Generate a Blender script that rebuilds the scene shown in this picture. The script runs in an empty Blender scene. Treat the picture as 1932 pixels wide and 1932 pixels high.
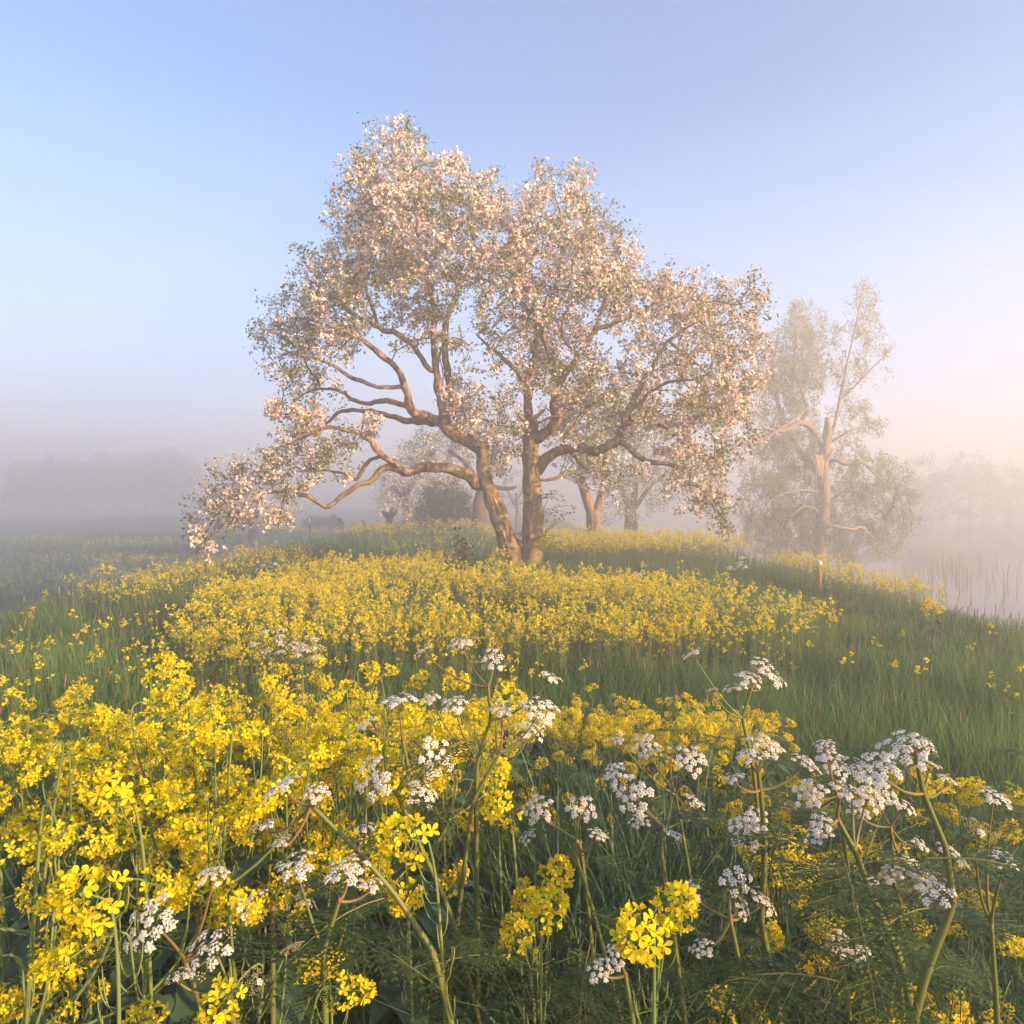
import bpy, math, random
import numpy as np
from mathutils import Vector, Matrix, noise as mnoise

# ------------------------------------------------------------------ scene, camera, light
sc = bpy.context.scene
rng = np.random.default_rng(7)
R = math.radians
F0, C0, HZ = 1337.0, 966.0, 933.0           # focal length, centre and horizon row in photo units (1932 wide)
CAMZ = 1.7
PITCH = math.atan((C0 - HZ) / F0)

cam_d = bpy.data.cameras.new("camera")
cam_d.sensor_width = 36.0
cam_d.lens = 36.0 * F0 / 1932.0
cam_d.clip_start, cam_d.clip_end = 0.05, 2000.0
cam = bpy.data.objects.new("camera", cam_d)
cam.location = (0, 0, CAMZ)
cam.rotation_euler = (math.pi / 2 - PITCH, 0, 0)
sc.collection.objects.link(cam)
sc.camera = cam

SUN_AZ, SUN_EL = R(120), R(17)              # azimuth clockwise from the view direction
world = bpy.data.worlds.new("World"); sc.world = world
world.use_nodes = True
wn, wl = world.node_tree.nodes, world.node_tree.links
wn.clear()
sky = wn.new("ShaderNodeTexSky"); sky.sky_type = 'NISHITA'; sky.sun_disc = False
sky.sun_elevation = SUN_EL; sky.sun_rotation = SUN_AZ
sky.altitude = 0; sky.air_density = 1.0; sky.dust_density = 0.05; sky.ozone_density = 3.8
bg = wn.new("ShaderNodeBackground"); bg.inputs[1].default_value = 0.108
wo = wn.new("ShaderNodeOutputWorld")
# a thin high veil, densest low down, with faint streaks of cirrus
tcw = wn.new("ShaderNodeTexCoord"); sep = wn.new("ShaderNodeSeparateXYZ"); wl.new(tcw.outputs["Generated"], sep.inputs[0])
zc = wn.new("ShaderNodeMath"); zc.operation = 'MAXIMUM'; zc.inputs[1].default_value = 0.03; wl.new(sep.outputs[2], zc.inputs[0])
dv = wn.new("ShaderNodeVectorMath"); dv.operation = 'DIVIDE'; cmb = wn.new("ShaderNodeCombineXYZ")
for k in range(3): wl.new(zc.outputs[0], cmb.inputs[k])
wl.new(tcw.outputs["Generated"], dv.inputs[0]); wl.new(cmb.outputs[0], dv.inputs[1])
mpw = wn.new("ShaderNodeMapping"); mpw.inputs["Rotation"].default_value = (0, 0, 0.25); mpw.inputs["Scale"].default_value = (0.35, 1.6, 0.0)
wl.new(dv.outputs[0], mpw.inputs[0])
nzw = wn.new("ShaderNodeTexNoise"); nzw.inputs["Scale"].default_value = 1.3; nzw.inputs["Detail"].default_value = 5; nzw.inputs["Roughness"].default_value = 0.6; nzw.inputs["Distortion"].default_value = 0.4
wl.new(mpw.outputs[0], nzw.inputs["Vector"])
stw = wn.new("ShaderNodeMapRange"); stw.inputs[1].default_value = 0.45; stw.inputs[2].default_value = 0.78; stw.inputs[3].default_value = 0.0; stw.inputs[4].default_value = 0.8
wl.new(nzw.outputs[0], stw.inputs[0])
fd = wn.new("ShaderNodeMapRange"); fd.interpolation_type = 'SMOOTHSTEP'; fd.inputs[1].default_value = 0.10; fd.inputs[2].default_value = 0.26; wl.new(sep.outputs[2], fd.inputs[0])
fm = wn.new("ShaderNodeMath"); fm.operation = 'MULTIPLY'; wl.new(stw.outputs[0], fm.inputs[0]); wl.new(fd.outputs[0], fm.inputs[1])
low = wn.new("ShaderNodeMapRange"); low.interpolation_type = 'SMOOTHSTEP'; low.inputs[1].default_value = 0.5; low.inputs[2].default_value = 0.02; low.inputs[3].default_value = 0.0; low.inputs[4].default_value = 0.8
wl.new(sep.outputs[2], low.inputs[0])
adw = wn.new("ShaderNodeMath"); adw.operation = 'MULTIPLY_ADD'; adw.use_clamp = True
wl.new(fm.outputs[0], adw.inputs[0]); wl.new(low.outputs[0], adw.inputs[1]); wl.new(low.outputs[0], adw.inputs[2])
mxw = wn.new("ShaderNodeMix"); mxw.data_type = 'RGBA'; wl.new(adw.outputs[0], mxw.inputs[0]); wl.new(sky.outputs[0], mxw.inputs[6]); mxw.inputs[7].default_value = (2.35, 2.6, 3.75, 1)
wl.new(mxw.outputs[2], bg.inputs[0])
wl.new(bg.outputs[0], wo.inputs[0])

sun_d = bpy.data.lights.new("sun", 'SUN')
sun_d.energy = 5.0; sun_d.angle = R(0.6); sun_d.color = (1.0, 0.65, 0.31)
sun = bpy.data.objects.new("sun", sun_d)
sdir = Vector((math.sin(SUN_AZ) * math.cos(SUN_EL), math.cos(SUN_AZ) * math.cos(SUN_EL), math.sin(SUN_EL)))
sun.rotation_euler = sdir.to_track_quat('Z', 'Y').to_euler()
sun.location = (0, 0, 30)
sc.collection.objects.link(sun)

sc.view_settings.view_transform = 'Standard'
sc.view_settings.look = 'None'
sc.view_settings.exposure = 1.66
sc.view_settings.gamma = 1.0
sc.render.engine = 'CYCLES'
cy = sc.cycles
cy.use_denoising = True
cy.denoiser = 'OPENIMAGEDENOISE'
cy.max_bounces = 5; cy.diffuse_bounces = 3; cy.glossy_bounces = 2; cy.transmission_bounces = 4
cy.volume_bounces = 1; cy.transparent_max_bounces = 4
cy.sample_clamp_indirect = 6.0
cy.use_adaptive_sampling = True; cy.adaptive_threshold = 0.025
cy.caustics_reflective = False; cy.caustics_refractive = False

# ------------------------------------------------------------------ helpers
def ray(px, py):
    a, b = (px - C0) / F0, (C0 - py) / F0
    return np.array([a, math.cos(PITCH) + b * math.sin(PITCH), -math.sin(PITCH) + b * math.cos(PITCH)])
def P(px, py, Y):
    r = ray(px, py)
    return np.array([0, 0, CAMZ]) + r * (Y / r[1])

def ss(a, b, x):
    t = np.clip((np.asarray(x, float) - a) / (b - a), 0, 1)
    return t * t * (3 - 2 * t)
def gz(x, y):
    x = np.asarray(x, float); y = np.asarray(y, float)
    h = -1.75 * ss(5.6, 12.5, -x) - 2.7 * ss(5.3, 12.0, x)
    h = h - 1.25 * ss(21.5, 29, y) * ss(-1.6, 1.2, x)
    h = h - 0.9 * ss(30, 60, y) * ss(8, 3, -x) * ss(1.5, -1.0, x)
    h = h + 0.05 * np.sin(x * 1.3 + 0.6 * y) * np.sin(y * 0.9 + 1.0) + 0.03 * np.sin(2.7 * x + 1.9 * y)
    h = h + 0.16 * np.exp(-((x - 0.25) / 1.3) ** 2 - ((y - 14) / 1.5) ** 2)
    far = 0.35 * np.sin(x * 0.11 + 1.0) * np.sin(y * 0.08 + 0.4) * ss(14, 40, np.hypot(x, y)) * ss(-9, -14, x)
    return np.maximum(h + far, -3.0)

class G:
    """collects vertices and faces of one mesh"""
    def __init__(s): s.V, s.F, s.M, s.R, s.n = [], [], [], [], 0
    def add(s, V, F, mat=0, rnd=0.5):
        V = np.asarray(V, float).reshape(-1, 3); F = np.asarray(F, int)
        if len(V) == 0 or len(F) == 0: return
        s.V.append(V); s.F.append(F + s.n)
        s.M.append(np.broadcast_to(np.asarray(mat, int), (len(F),)))
        s.R.append(np.broadcast_to(np.asarray(rnd, float), (len(V),)))
        s.n += len(V)
    def arrays(s):
        return np.concatenate(s.V), s.F, s.M, np.concatenate(s.R)
    def mesh(s, name, mats, smooth=False):
        V, Fs, Ms, Rr = s.arrays()
        me = bpy.data.meshes.new(name)
        me.vertices.add(len(V)); me.vertices.foreach_set("co", V.astype(np.float32).ravel())
        loops = np.concatenate([f.ravel() for f in Fs])
        tot = np.concatenate([np.full(len(f), f.shape[1]) for f in Fs])
        start = np.concatenate([[0], np.cumsum(tot)[:-1]])
        me.loops.add(len(loops)); me.loops.foreach_set("vertex_index", loops.astype(np.int32))
        me.polygons.add(len(tot)); me.polygons.foreach_set("loop_start", start.astype(np.int32))
        me.polygons.foreach_set("material_index", np.concatenate(Ms).astype(np.int32))
        if smooth: me.polygons.foreach_set("use_smooth", np.ones(len(tot), bool))
        at = me.attributes.new("rnd", 'FLOAT', 'POINT'); at.data.foreach_set("value", Rr.astype(np.float32))
        for m in mats: me.materials.append(m)
        me.update(calc_edges=True)
        return me
    def obj(s, name, mats, parent=None, smooth=False, origin=None):
        if origin is not None: s.V = [v - np.asarray(origin) for v in s.V]
        return link(name, s.mesh(name, mats, smooth), parent)

def link(name, data, parent=None, M=None, **props):
    o = bpy.data.objects.new(name, data)
    sc.collection.objects.link(o)
    if parent is not None: o.parent = parent
    if M is not None: o.matrix_local = M
    for k, v in props.items(): o[k] = v
    return o
def tag(o, label, cat=None, group=None, kind=None):
    o["label"] = label
    if cat: o["category"] = cat
    if group: o["group"] = group
    if kind: o["kind"] = kind
    return o
def empty(name, loc):
    o = link(name, None); o.location = loc; o.empty_display_size = 0.1
    return o

def unit(v):
    v = np.asarray(v, float)
    return v / np.maximum(np.linalg.norm(v, axis=-1, keepdims=True), 1e-9)
def frames(dirs, roll=None, r=rng):
    """rotation matrices (N,3,3) whose Z columns are dirs, with a random roll"""
    z = unit(dirs); n = len(z)
    ref = np.where(np.abs(z[:, 2:3]) > 0.9, [[1.0, 0, 0]], [[0, 0, 1.0]])
    x = unit(np.cross(ref, z)); y = np.cross(z, x)
    a = r.uniform(0, 2 * math.pi, n) if roll is None else np.broadcast_to(roll, (n,))
    c, s_ = np.cos(a)[:, None], np.sin(a)[:, None]
    return np.stack([c * x + s_ * y, -s_ * x + c * y, z], axis=2)
def stamp(g, proto, Rm, T, S, jit=0.0, r=rng):
    """append copies of proto (a G) to g"""
    V, Fs, Ms, Rr = proto.arrays(); n, m = len(T), len(V)
    if n == 0: return
    S = np.broadcast_to(S, (n,))
    W = np.einsum('nij,vj->nvi', Rm, V) * S[:, None, None] + np.asarray(T)[:, None, :]
    rr = np.clip(Rr[None, :] + r.uniform(-jit, jit, n)[:, None], 0, 1)
    off = (np.arange(n) * m)
    base = g.n
    g.V.append(W.reshape(-1, 3)); g.R.append(rr.ravel()); g.n += n * m
    for f, mt in zip(Fs, Ms):
        g.F.append((f[None] + off[:, None, None]).reshape(-1, f.shape[1]) + base)
        g.M.append(np.tile(mt, n))
def rup(n, tilt, r=rng):
    """unit vectors around +Z, tilted up to `tilt` radians"""
    a, t = r.uniform(0, 2 * math.pi, n), np.abs(r.normal(0, tilt, n))
    return np.stack([np.sin(t) * np.cos(a), np.sin(t) * np.sin(a), np.cos(t)], 1)

def resample(pts, rad, step):
    pts = np.asarray(pts, float); rad = np.asarray(rad, float)
    n = len(pts); out, ro = [], []
    for i in range(n - 1):
        p0 = pts[max(i - 1, 0)]; p1 = pts[i]; p2 = pts[i + 1]; p3 = pts[min(i + 2, n - 1)]
        k = max(1, int(np.linalg.norm(p2 - p1) / step))
        for j in range(k):
            t = j / k
            out.append(0.5 * (2 * p1 + (p2 - p0) * t + (2 * p0 - 5 * p1 + 4 * p2 - p3) * t * t + (3 * p1 - p0 - 3 * p2 + p3) * t ** 3))
            ro.append(rad[i] + (rad[i + 1] - rad[i]) * t)
    out.append(pts[-1]); ro.append(rad[-1])
    return np.array(out), np.array(ro)

def tube(g, pts, rad, sides=6, mat=0, rnd=0.5, rough=0.0, flare=0.0, cap=True, seed=0.0):
    pts = np.asarray(pts, float); n = len(pts)
    if n < 2: return
    T = unit(np.gradient(pts, axis=0))
    ref = np.array([0, 0, 1.0]) if abs(T[0][2]) < 0.9 else np.array([1.0, 0, 0])
    u = unit(np.cross(T[0], ref)); rings = []
    ang = np.arange(sides) * 2 * math.pi / sides
    rad = np.broadcast_to(rad, (n,))
    for i in range(n):
        u = unit(u - T[i] * np.dot(u, T[i])); w = np.cross(T[i], u)
        rr = np.full(sides, rad[i])
        if rough:
            rr = rr * np.array([1 + rough * (mnoise.noise((math.cos(a) * 1.7 + seed, math.sin(a) * 1.7, i * 0.22)) * 1.0
                                + 0.55 * mnoise.noise((math.cos(a) * 4 + seed, math.sin(a) * 4, i * 0.1 + 9))) for a in ang])
        rings.append(pts[i] + np.outer(np.cos(ang) * rr, u) + np.outer(np.sin(ang) * rr, w))
    V = np.concatenate(rings)
    i0 = (np.arange(n - 1)[:, None] * sides + np.arange(sides)[None]).ravel()
    i1 = (np.arange(n - 1)[:, None] * sides + (np.arange(sides)[None] + 1) % sides).ravel()
    rn = np.repeat(np.broadcast_to(rnd, (n,)), sides)
    g.add(V, np.stack([i0, i1, i1 + sides, i0 + sides], 1), mat, rn)
    if cap and sides > 3:
        k = g.n - len(V)
        tip = pts[-1] + T[-1] * rad[-1] * 0.4
        b = len(V) - sides
        Fc = np.stack([np.arange(sides) + b, (np.arange(sides) + 1) % sides + b, np.full(sides, len(V))], 1)
        g.V.append(tip[None]); g.R.append(np.array([rn[-1]])); g.F.append(Fc + k); g.M.append(np.full(sides, mat)); g.n += 1

def bez(p0, p1, p2, n):
    t = np.linspace(0, 1, n)[:, None]
    return (1 - t) ** 2 * np.asarray(p0) + 2 * t * (1 - t) * np.asarray(p1) + t * t * np.asarray(p2)

OCTF = [[0, 2, 4], [2, 1, 4], [1, 3, 4], [3, 0, 4], [2, 0, 5], [1, 2, 5], [3, 1, 5], [0, 3, 5]]
def octa(g, c, d, rad, ln, mat, rnd):
    Rm = frames(np.array([d]), roll=0.0)[0]
    V = np.array([[rad, 0, 0], [-rad, 0, 0], [0, rad, 0], [0, -rad, 0], [0, 0, ln], [0, 0, -ln]])
    g.add((Rm @ V.T).T + c, OCTF, mat, rnd)

# ------------------------------------------------------------------ materials
def mat_base(name):
    m = bpy.data.materials.new(name); m.use_nodes = True
    nt = m.node_tree; nt.nodes.clear()
    return m, nt, nt.nodes.new, nt.links.new
def leafy(name, c0, c1, trans=0.3, rough=0.5, spec=0.35, nscale=3.0, namt=0.25, tcol=None, c2=None):
    """thin plant tissue: colour runs from c0 to c1 with the per-leaf value rnd and a soft noise over the place"""
    m, nt, N, L = mat_base(name)
    at = N("ShaderNodeAttribute"); at.attribute_name = "rnd"
    geo = N("ShaderNodeNewGeometry")
    nz = N("ShaderNodeTexNoise"); nz.inputs["Scale"].default_value = nscale; nz.inputs["Detail"].default_value = 2
    L(geo.outputs["Position"], nz.inputs["Vector"])
    mr = N("ShaderNodeMapRange"); mr.inputs[1].default_value = 0.3; mr.inputs[2].default_value = 0.7
    mr.inputs[3].default_value = -namt; mr.inputs[4].default_value = namt
    L(nz.outputs[0], mr.inputs[0])
    ad = N("ShaderNodeMath"); ad.operation = 'ADD'; ad.use_clamp = True
    L(at.outputs["Fac"], ad.inputs[0]); L(mr.outputs[0], ad.inputs[1])
    cr = N("ShaderNodeValToRGB"); e = cr.color_ramp.elements
    e[0].color = (*c0, 1); e[1].color = (*c1, 1)
    if c2: x = e.new(0.5); x.color = (*c2, 1)
    L(ad.outputs[0], cr.inputs[0])
    pb = N("ShaderNodeBsdfPrincipled"); pb.inputs["Roughness"].default_value = rough
    pb.inputs["Specular IOR Level"].default_value = spec
    L(cr.outputs[0], pb.inputs["Base Color"])
    tr = N("ShaderNodeBsdfTranslucent")
    if tcol:
        mx = N("ShaderNodeMix"); mx.data_type = 'RGBA'; mx.blend_type = 'MULTIPLY'; mx.inputs[0].default_value = 1
        L(cr.outputs[0], mx.inputs[6]); mx.inputs[7].default_value = (*tcol, 1); L(mx.outputs[2], tr.inputs[0])
    else: L(cr.outputs[0], tr.inputs[0])
    ms = N("ShaderNodeMixShader"); ms.inputs[0].default_value = trans
    L(pb.outputs[0], ms.inputs[1]); L(tr.outputs[0], ms.inputs[2])
    o = N("ShaderNodeOutputMaterial"); L(ms.outputs[0], o.inputs[0])
    return m
def barky(name, c0, c1, c2, scale=6.0, bump=0.5, moss=None):
    m, nt, N, L = mat_base(name)
    tc = N("ShaderNodeTexCoord")
    mp = N("ShaderNodeMapping"); mp.inputs["Scale"].default_value = (1, 1, 0.22); L(tc.outputs["Object"], mp.inputs[0])
    n1 = N("ShaderNodeTexNoise"); n1.inputs["Scale"].default_value = scale * 3; n1.inputs["Detail"].default_value = 6; n1.inputs["Roughness"].default_value = 0.65
    L(mp.outputs[0], n1.inputs["Vector"])
    n2 = N("ShaderNodeTexNoise"); n2.inputs["Scale"].default_value = 1.6; n2.inputs["Detail"].default_value = 4
    L(tc.outputs["Object"], n2.inputs["Vector"])
    cr = N("ShaderNodeValToRGB"); e = cr.color_ramp.elements
    e[0].position, e[1].position = 0.33, 0.68; e[0].color = (*c0, 1); e[1].color = (*c1, 1)
    L(n1.outputs[0], cr.inputs[0])
    mx = N("ShaderNodeMix"); mx.data_type = 'RGBA'
    r2 = N("ShaderNodeMapRange"); r2.inputs[1].default_value = 0.45; r2.inputs[2].default_value = 0.7; r2.inputs[4].default_value = 0.7
    L(n2.outputs[0], r2.inputs[0]); L(r2.outputs[0], mx.inputs[0]); L(cr.outputs[0], mx.inputs[6]); mx.inputs[7].default_value = (*c2, 1)
    bp = N("ShaderNodeBump"); bp.inputs["Strength"].default_value = bump; bp.inputs["Distance"].default_value = 0.03
    L(n1.outputs[0], bp.inputs["Height"])
    pb = N("ShaderNodeBsdfPrincipled"); pb.inputs["Roughness"].default_value = 0.9; pb.inputs["Specular IOR Level"].default_value = 0.15
    L(mx.outputs[2], pb.inputs["Base Color"]); L(bp.outputs[0], pb.inputs["Normal"])
    o = N("ShaderNodeOutputMaterial"); L(pb.outputs[0], o.inputs[0])
    return m

M_bark = barky("apple_bark", (0.07, 0.045, 0.028), (0.47, 0.32, 0.20), (0.26, 0.21, 0.10), scale=3.6, bump=1.0)
M_barkd = barky("old_bark", (0.07, 0.055, 0.045), (0.19, 0.14, 0.11), (0.12, 0.11, 0.07))
M_wood = barky("split_wood", (0.42, 0.26, 0.15), (0.66, 0.47, 0.29), (0.5, 0.33, 0.2), 8, 0.4)
M_wbark = barky("willow_bark", (0.16, 0.11, 0.07), (0.46, 0.33, 0.22), (0.30, 0.24, 0.14), bump=0.8)
M_twig = leafy("twig_bark", (0.10, 0.075, 0.05), (0.20, 0.15, 0.09), 0.0, 0.8, 0.2)
M_aleaf = leafy("apple_leaf", (0.10, 0.125, 0.028), (0.38, 0.36, 0.08), 0.42, 0.6, 0.15, 1.2, 0.3)
M_bloss = leafy("apple_blossom", (0.84, 0.62, 0.55), (0.90, 0.84, 0.77), 0.25, 0.7, 0.1, 2.0, 0.25)
M_bud = leafy("blossom_bud", (0.70, 0.22, 0.26), (0.80, 0.42, 0.42), 0.2, 0.7, 0.1)
M_rapey = leafy("rape_petal", (0.83, 0.63, 0.008), (0.91, 0.81, 0.025), 0.42, 0.75, 0.08, 30.0, 0.25)
M_rapebud = leafy("rape_bud", (0.34, 0.36, 0.04), (0.62, 0.55, 0.04), 0.2, 0.6, 0.2)
M_rapest = leafy("rape_stem", (0.12, 0.19, 0.055), (0.24, 0.30, 0.09), 0.1, 0.5, 0.4)
M_rapelf = leafy("rape_leaf", (0.045, 0.10, 0.06), (0.11, 0.18, 0.09), 0.25, 0.4, 0.5)
M_pwhite = leafy("parsley_floret", (0.78, 0.73, 0.60), (0.90, 0.89, 0.85), 0.35, 0.7, 0.1)
M_pbud = leafy("parsley_bud", (0.42, 0.40, 0.20), (0.70, 0.62, 0.42), 0.2, 0.7, 0.1)
M_pstem = leafy("parsley_stem", (0.13, 0.19, 0.045), (0.24, 0.09, 0.07), 0.05, 0.45, 0.4, 20.0, 0.12)
M_pleaf = leafy("parsley_leaf", (0.022, 0.06, 0.012), (0.11, 0.18, 0.028), 0.35, 0.5, 0.4, 4.0, 0.3)
M_grass = leafy("meadow_grass", (0.045, 0.12, 0.034), (0.18, 0.29, 0.08), 0.4, 0.55, 0.25, 0.7, 0.35)
M_grassn = leafy("dewy_grass", (0.035, 0.085, 0.045), (0.10, 0.18, 0.085), 0.25, 0.5, 0.25, 2.0, 0.3)
M_seed = leafy("seed_head", (0.26, 0.10, 0.06), (0.36, 0.25, 0.15), 0.15, 0.8, 0.1)
M_wleaf = leafy("willow_leaf", (0.24, 0.25, 0.07), (0.48, 0.43, 0.13), 0.5, 0.5, 0.3, 0.6, 0.3)
M_bush = leafy("bush_leaf", (0.04, 0.065, 0.02), (0.12, 0.14, 0.045), 0.3, 0.5, 0.3, 0.8, 0.3)
M_tleaf = leafy("far_tree_leaf", (0.05, 0.07, 0.03), (0.15, 0.13, 0.06), 0.3, 0.6, 0.2, 0.2, 0.3)
M_reed = leafy("dry_reed", (0.40, 0.28, 0.17), (0.62, 0.46, 0.30), 0.15, 0.7, 0.2)
M_post = barky("post_wood", (0.40, 0.20, 0.10), (0.55, 0.30, 0.16), (0.45, 0.24, 0.13), 10, 0.3)
M_white = leafy("white_paint", (0.75, 0.75, 0.73), (0.82, 0.82, 0.8), 0.0, 0.6, 0.3)
M_navy = leafy("navy_jacket", (0.02, 0.025, 0.05), (0.035, 0.04, 0.09), 0.0, 0.85, 0.2)
M_trous = leafy("dark_trousers", (0.03, 0.03, 0.03), (0.05, 0.045, 0.04), 0.0, 0.9, 0.1)
M_skin = leafy("skin", (0.45, 0.27, 0.19), (0.55, 0.34, 0.25), 0.0, 0.6, 0.3)
M_hair = leafy("brown_hair", (0.04, 0.025, 0.015), (0.08, 0.05, 0.03), 0.0, 0.6, 0.3)

def ground_mat():
    m, nt, N, L = mat_base("meadow_ground")
    geo = N("ShaderNodeNewGeometry")
    n1 = N("ShaderNodeTexNoise"); n1.inputs["Scale"].default_value = 0.35; n1.inputs["Detail"].default_value = 6
    n2 = N("ShaderNodeTexNoise"); n2.inputs["Scale"].default_value = 9.0; n2.inputs["Detail"].default_value = 6
    L(geo.outputs["Position"], n1.inputs["Vector"]); L(geo.outputs["Position"], n2.inputs["Vector"])
    cr = N("ShaderNodeValToRGB"); e = cr.color_ramp.elements
    e[0].position, e[1].position = 0.3, 0.75; e[0].color = (0.028, 0.05, 0.016, 1); e[1].color = (0.09, 0.12, 0.04, 1)
    ad = N("ShaderNodeMath"); ad.operation = 'MULTIPLY_ADD'; ad.inputs[1].default_value = 0.5
    L(n2.outputs[0], ad.inputs[0])
    h = N("ShaderNodeMath"); h.operation = 'MULTIPLY'; h.inputs[1].default_value = 0.5; L(n1.outputs[0], h.inputs[0]); L(h.outputs[0], ad.inputs[2])
    L(ad.outputs[0], cr.inputs[0])
    bp = N("ShaderNodeBump"); bp.inputs["Strength"].default_value = 0.8; bp.inputs["Distance"].default_value = 0.1
    L(n2.outputs[0], bp.inputs["Height"])
    pb = N("ShaderNodeBsdfPrincipled"); pb.inputs["Roughness"].default_value = 0.95; pb.inputs["Specular IOR Level"].default_value = 0.1
    L(cr.outputs[0], pb.inputs["Base Color"]); L(bp.outputs[0], pb.inputs["Normal"])
    o = N("ShaderNodeOutputMaterial"); L(pb.outputs[0], o.inputs[0])
    return m
def water_mat():
    m, nt, N, L = mat_base("still_water")
    geo = N("ShaderNodeNewGeometry")
    n1 = N("ShaderNodeTexNoise"); n1.inputs["Scale"].default_value = 2.0; n1.inputs["Detail"].default_value = 3
    L(geo.outputs["Position"], n1.inputs["Vector"])
    bp = N("ShaderNodeBump"); bp.inputs["Strength"].default_value = 0.06; bp.inputs["Distance"].default_value = 0.05; L(n1.outputs[0], bp.inputs["Height"])
    pb = N("ShaderNodeBsdfPrincipled"); pb.inputs["Base Color"].default_value = (0.02, 0.03, 0.035, 1)
    pb.inputs["Roughness"].default_value = 0.06; pb.inputs["IOR"].default_value = 1.33
    L(bp.outputs[0], pb.inputs["Normal"])
    o = N("ShaderNodeOutputMaterial"); L(pb.outputs[0], o.inputs[0])
    return m

# ------------------------------------------------------------------ ground, water, haze
EXT = 320.0
def build_setting():
    k = np.linspace(-1, 1, 241)
    ax = np.sign(k) * (np.abs(k) ** 2.6 * (EXT - 22) + np.abs(k) * 22)
    X, Y = np.meshgrid(ax, ax); Z = gz(X, Y)
    n = len(ax)
    i = (np.arange(n - 1)[:, None] * n + np.arange(n - 1)[None]).ravel()
    g = G(); g.add(np.stack([X.ravel(), Y.ravel(), Z.ravel()], 1), np.stack([i, i + 1, i + n + 1, i + n], 1))
    o = g.obj("ground", [ground_mat()], smooth=True); tag(o, "misty green meadow ridge falling away on both sides", kind="structure")
    g = G(); wz = -2.15
    g.add([[6, -60, wz], [EXT - 5, -60, wz], [EXT - 5, EXT - 5, wz], [6, EXT - 5, wz]], [[0, 1, 2, 3]])
    o = g.obj("water", [water_mat()]); tag(o, "still grey blue water beyond the right bank", kind="structure")
    # the morning mist
    m, nt, N, L = mat_base("morning_mist")
    pv = N("ShaderNodeVolumePrincipled"); pv.inputs["Color"].default_value = (0.92, 0.95, 1.0, 1)
    pv.inputs["Density"].default_value = 0.0178; pv.inputs["Anisotropy"].default_value = 0.32
    pv.inputs["Density Attribute"].default_value = ""
    o = N("ShaderNodeOutputMaterial"); L(pv.outputs[0], o.inputs["Volume"])
    a, z0, z1 = EXT + 6, -4.2, 12.4
    g = G(); V = [[x, y, z] for z in (z0, z1) for y in (-a, a) for x in (-a, a)]
    g.add(V, [[0, 2, 3, 1], [4, 5, 7, 6], [0, 1, 5, 4], [2, 6, 7, 3], [0, 4, 6, 2], [1, 3, 7, 5]])
    h = g.obj("haze", [m]); tag(h, "low morning mist over the meadow", kind="stuff")
build_setting()

# ------------------------------------------------------------------ trees
def leaf_proto(fold=0.25, w=0.62):
    g = G(); g.add([[0, 0, 0], [w / 2, 0.45, fold * w], [0, 1, 0.02], [-w / 2, 0.45, fold * w]], [[0, 1, 2], [0, 2, 3]]); return g
LEAF = leaf_proto(); NARROW = leaf_proto(0.1, 0.3)
def flower5(g, c, d, s, cup, rnd, mat=0):
    Rm = frames(np.array([d]), roll=0.3)[0]; V = [[0, 0, -cup]]
    for k in range(10):
        a = k * math.pi / 5; q = 1.0 if k % 2 == 0 else 0.62
        V.append([math.cos(a) * q, math.sin(a) * q, 0.08 * (k % 2)])
    V = (Rm @ (np.array(V) * s).T).T + c
    g.add(V, [[0, 1 + k, 1 + (k + 1) % 10] for k in range(10)], mat, rnd)
def blossom_proto(seed, ped=False):
    r = np.random.default_rng(seed); g = G()
    if ped: octa(g, np.zeros(3), [0, 0, 1], .003, .004, 2, .5)
    for k in range(5):
        a = k * 2 * math.pi / 5 + r.uniform(-.4, .4); t = 0.9 if k else 0.1
        d = np.array([math.sin(t) * math.cos(a), math.sin(t) * math.sin(a), math.cos(t)])
        L_ = r.uniform(.026, .036)
        if ped: tube(g, [[0, 0, 0], d * L_ * .5 + [0, 0, .003], d * L_ * .93], .0012, 3, 2, .6, cap=False)
        flower5(g, d * L_, d + r.normal(0, .2, 3), r.uniform(.017, .022), 0.35, r.uniform(.3, 1))
    for k in range(3):
        d = unit(r.normal(0, 1, 3) + [0, 0, .8]); c = d * .03; q = .007
        if ped: tube(g, [[0, 0, 0], c * .8], .001, 3, 2, .6, cap=False)
        g.add(c + q * np.array([[1, 0, 0], [-1, 0, 0], [0, 1, 0], [0, -1, 0], [0, 0, 1.3], [0, 0, -1.3]]),
              [[0, 2, 4], [2, 1, 4], [1, 3, 4], [3, 0, 4], [2, 0, 5], [1, 2, 5], [3, 1, 5], [0, 3, 5]], 1, r.uniform(.2, .9))
    return g
BLOSS = [blossom_proto(s) for s in range(4)]

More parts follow.
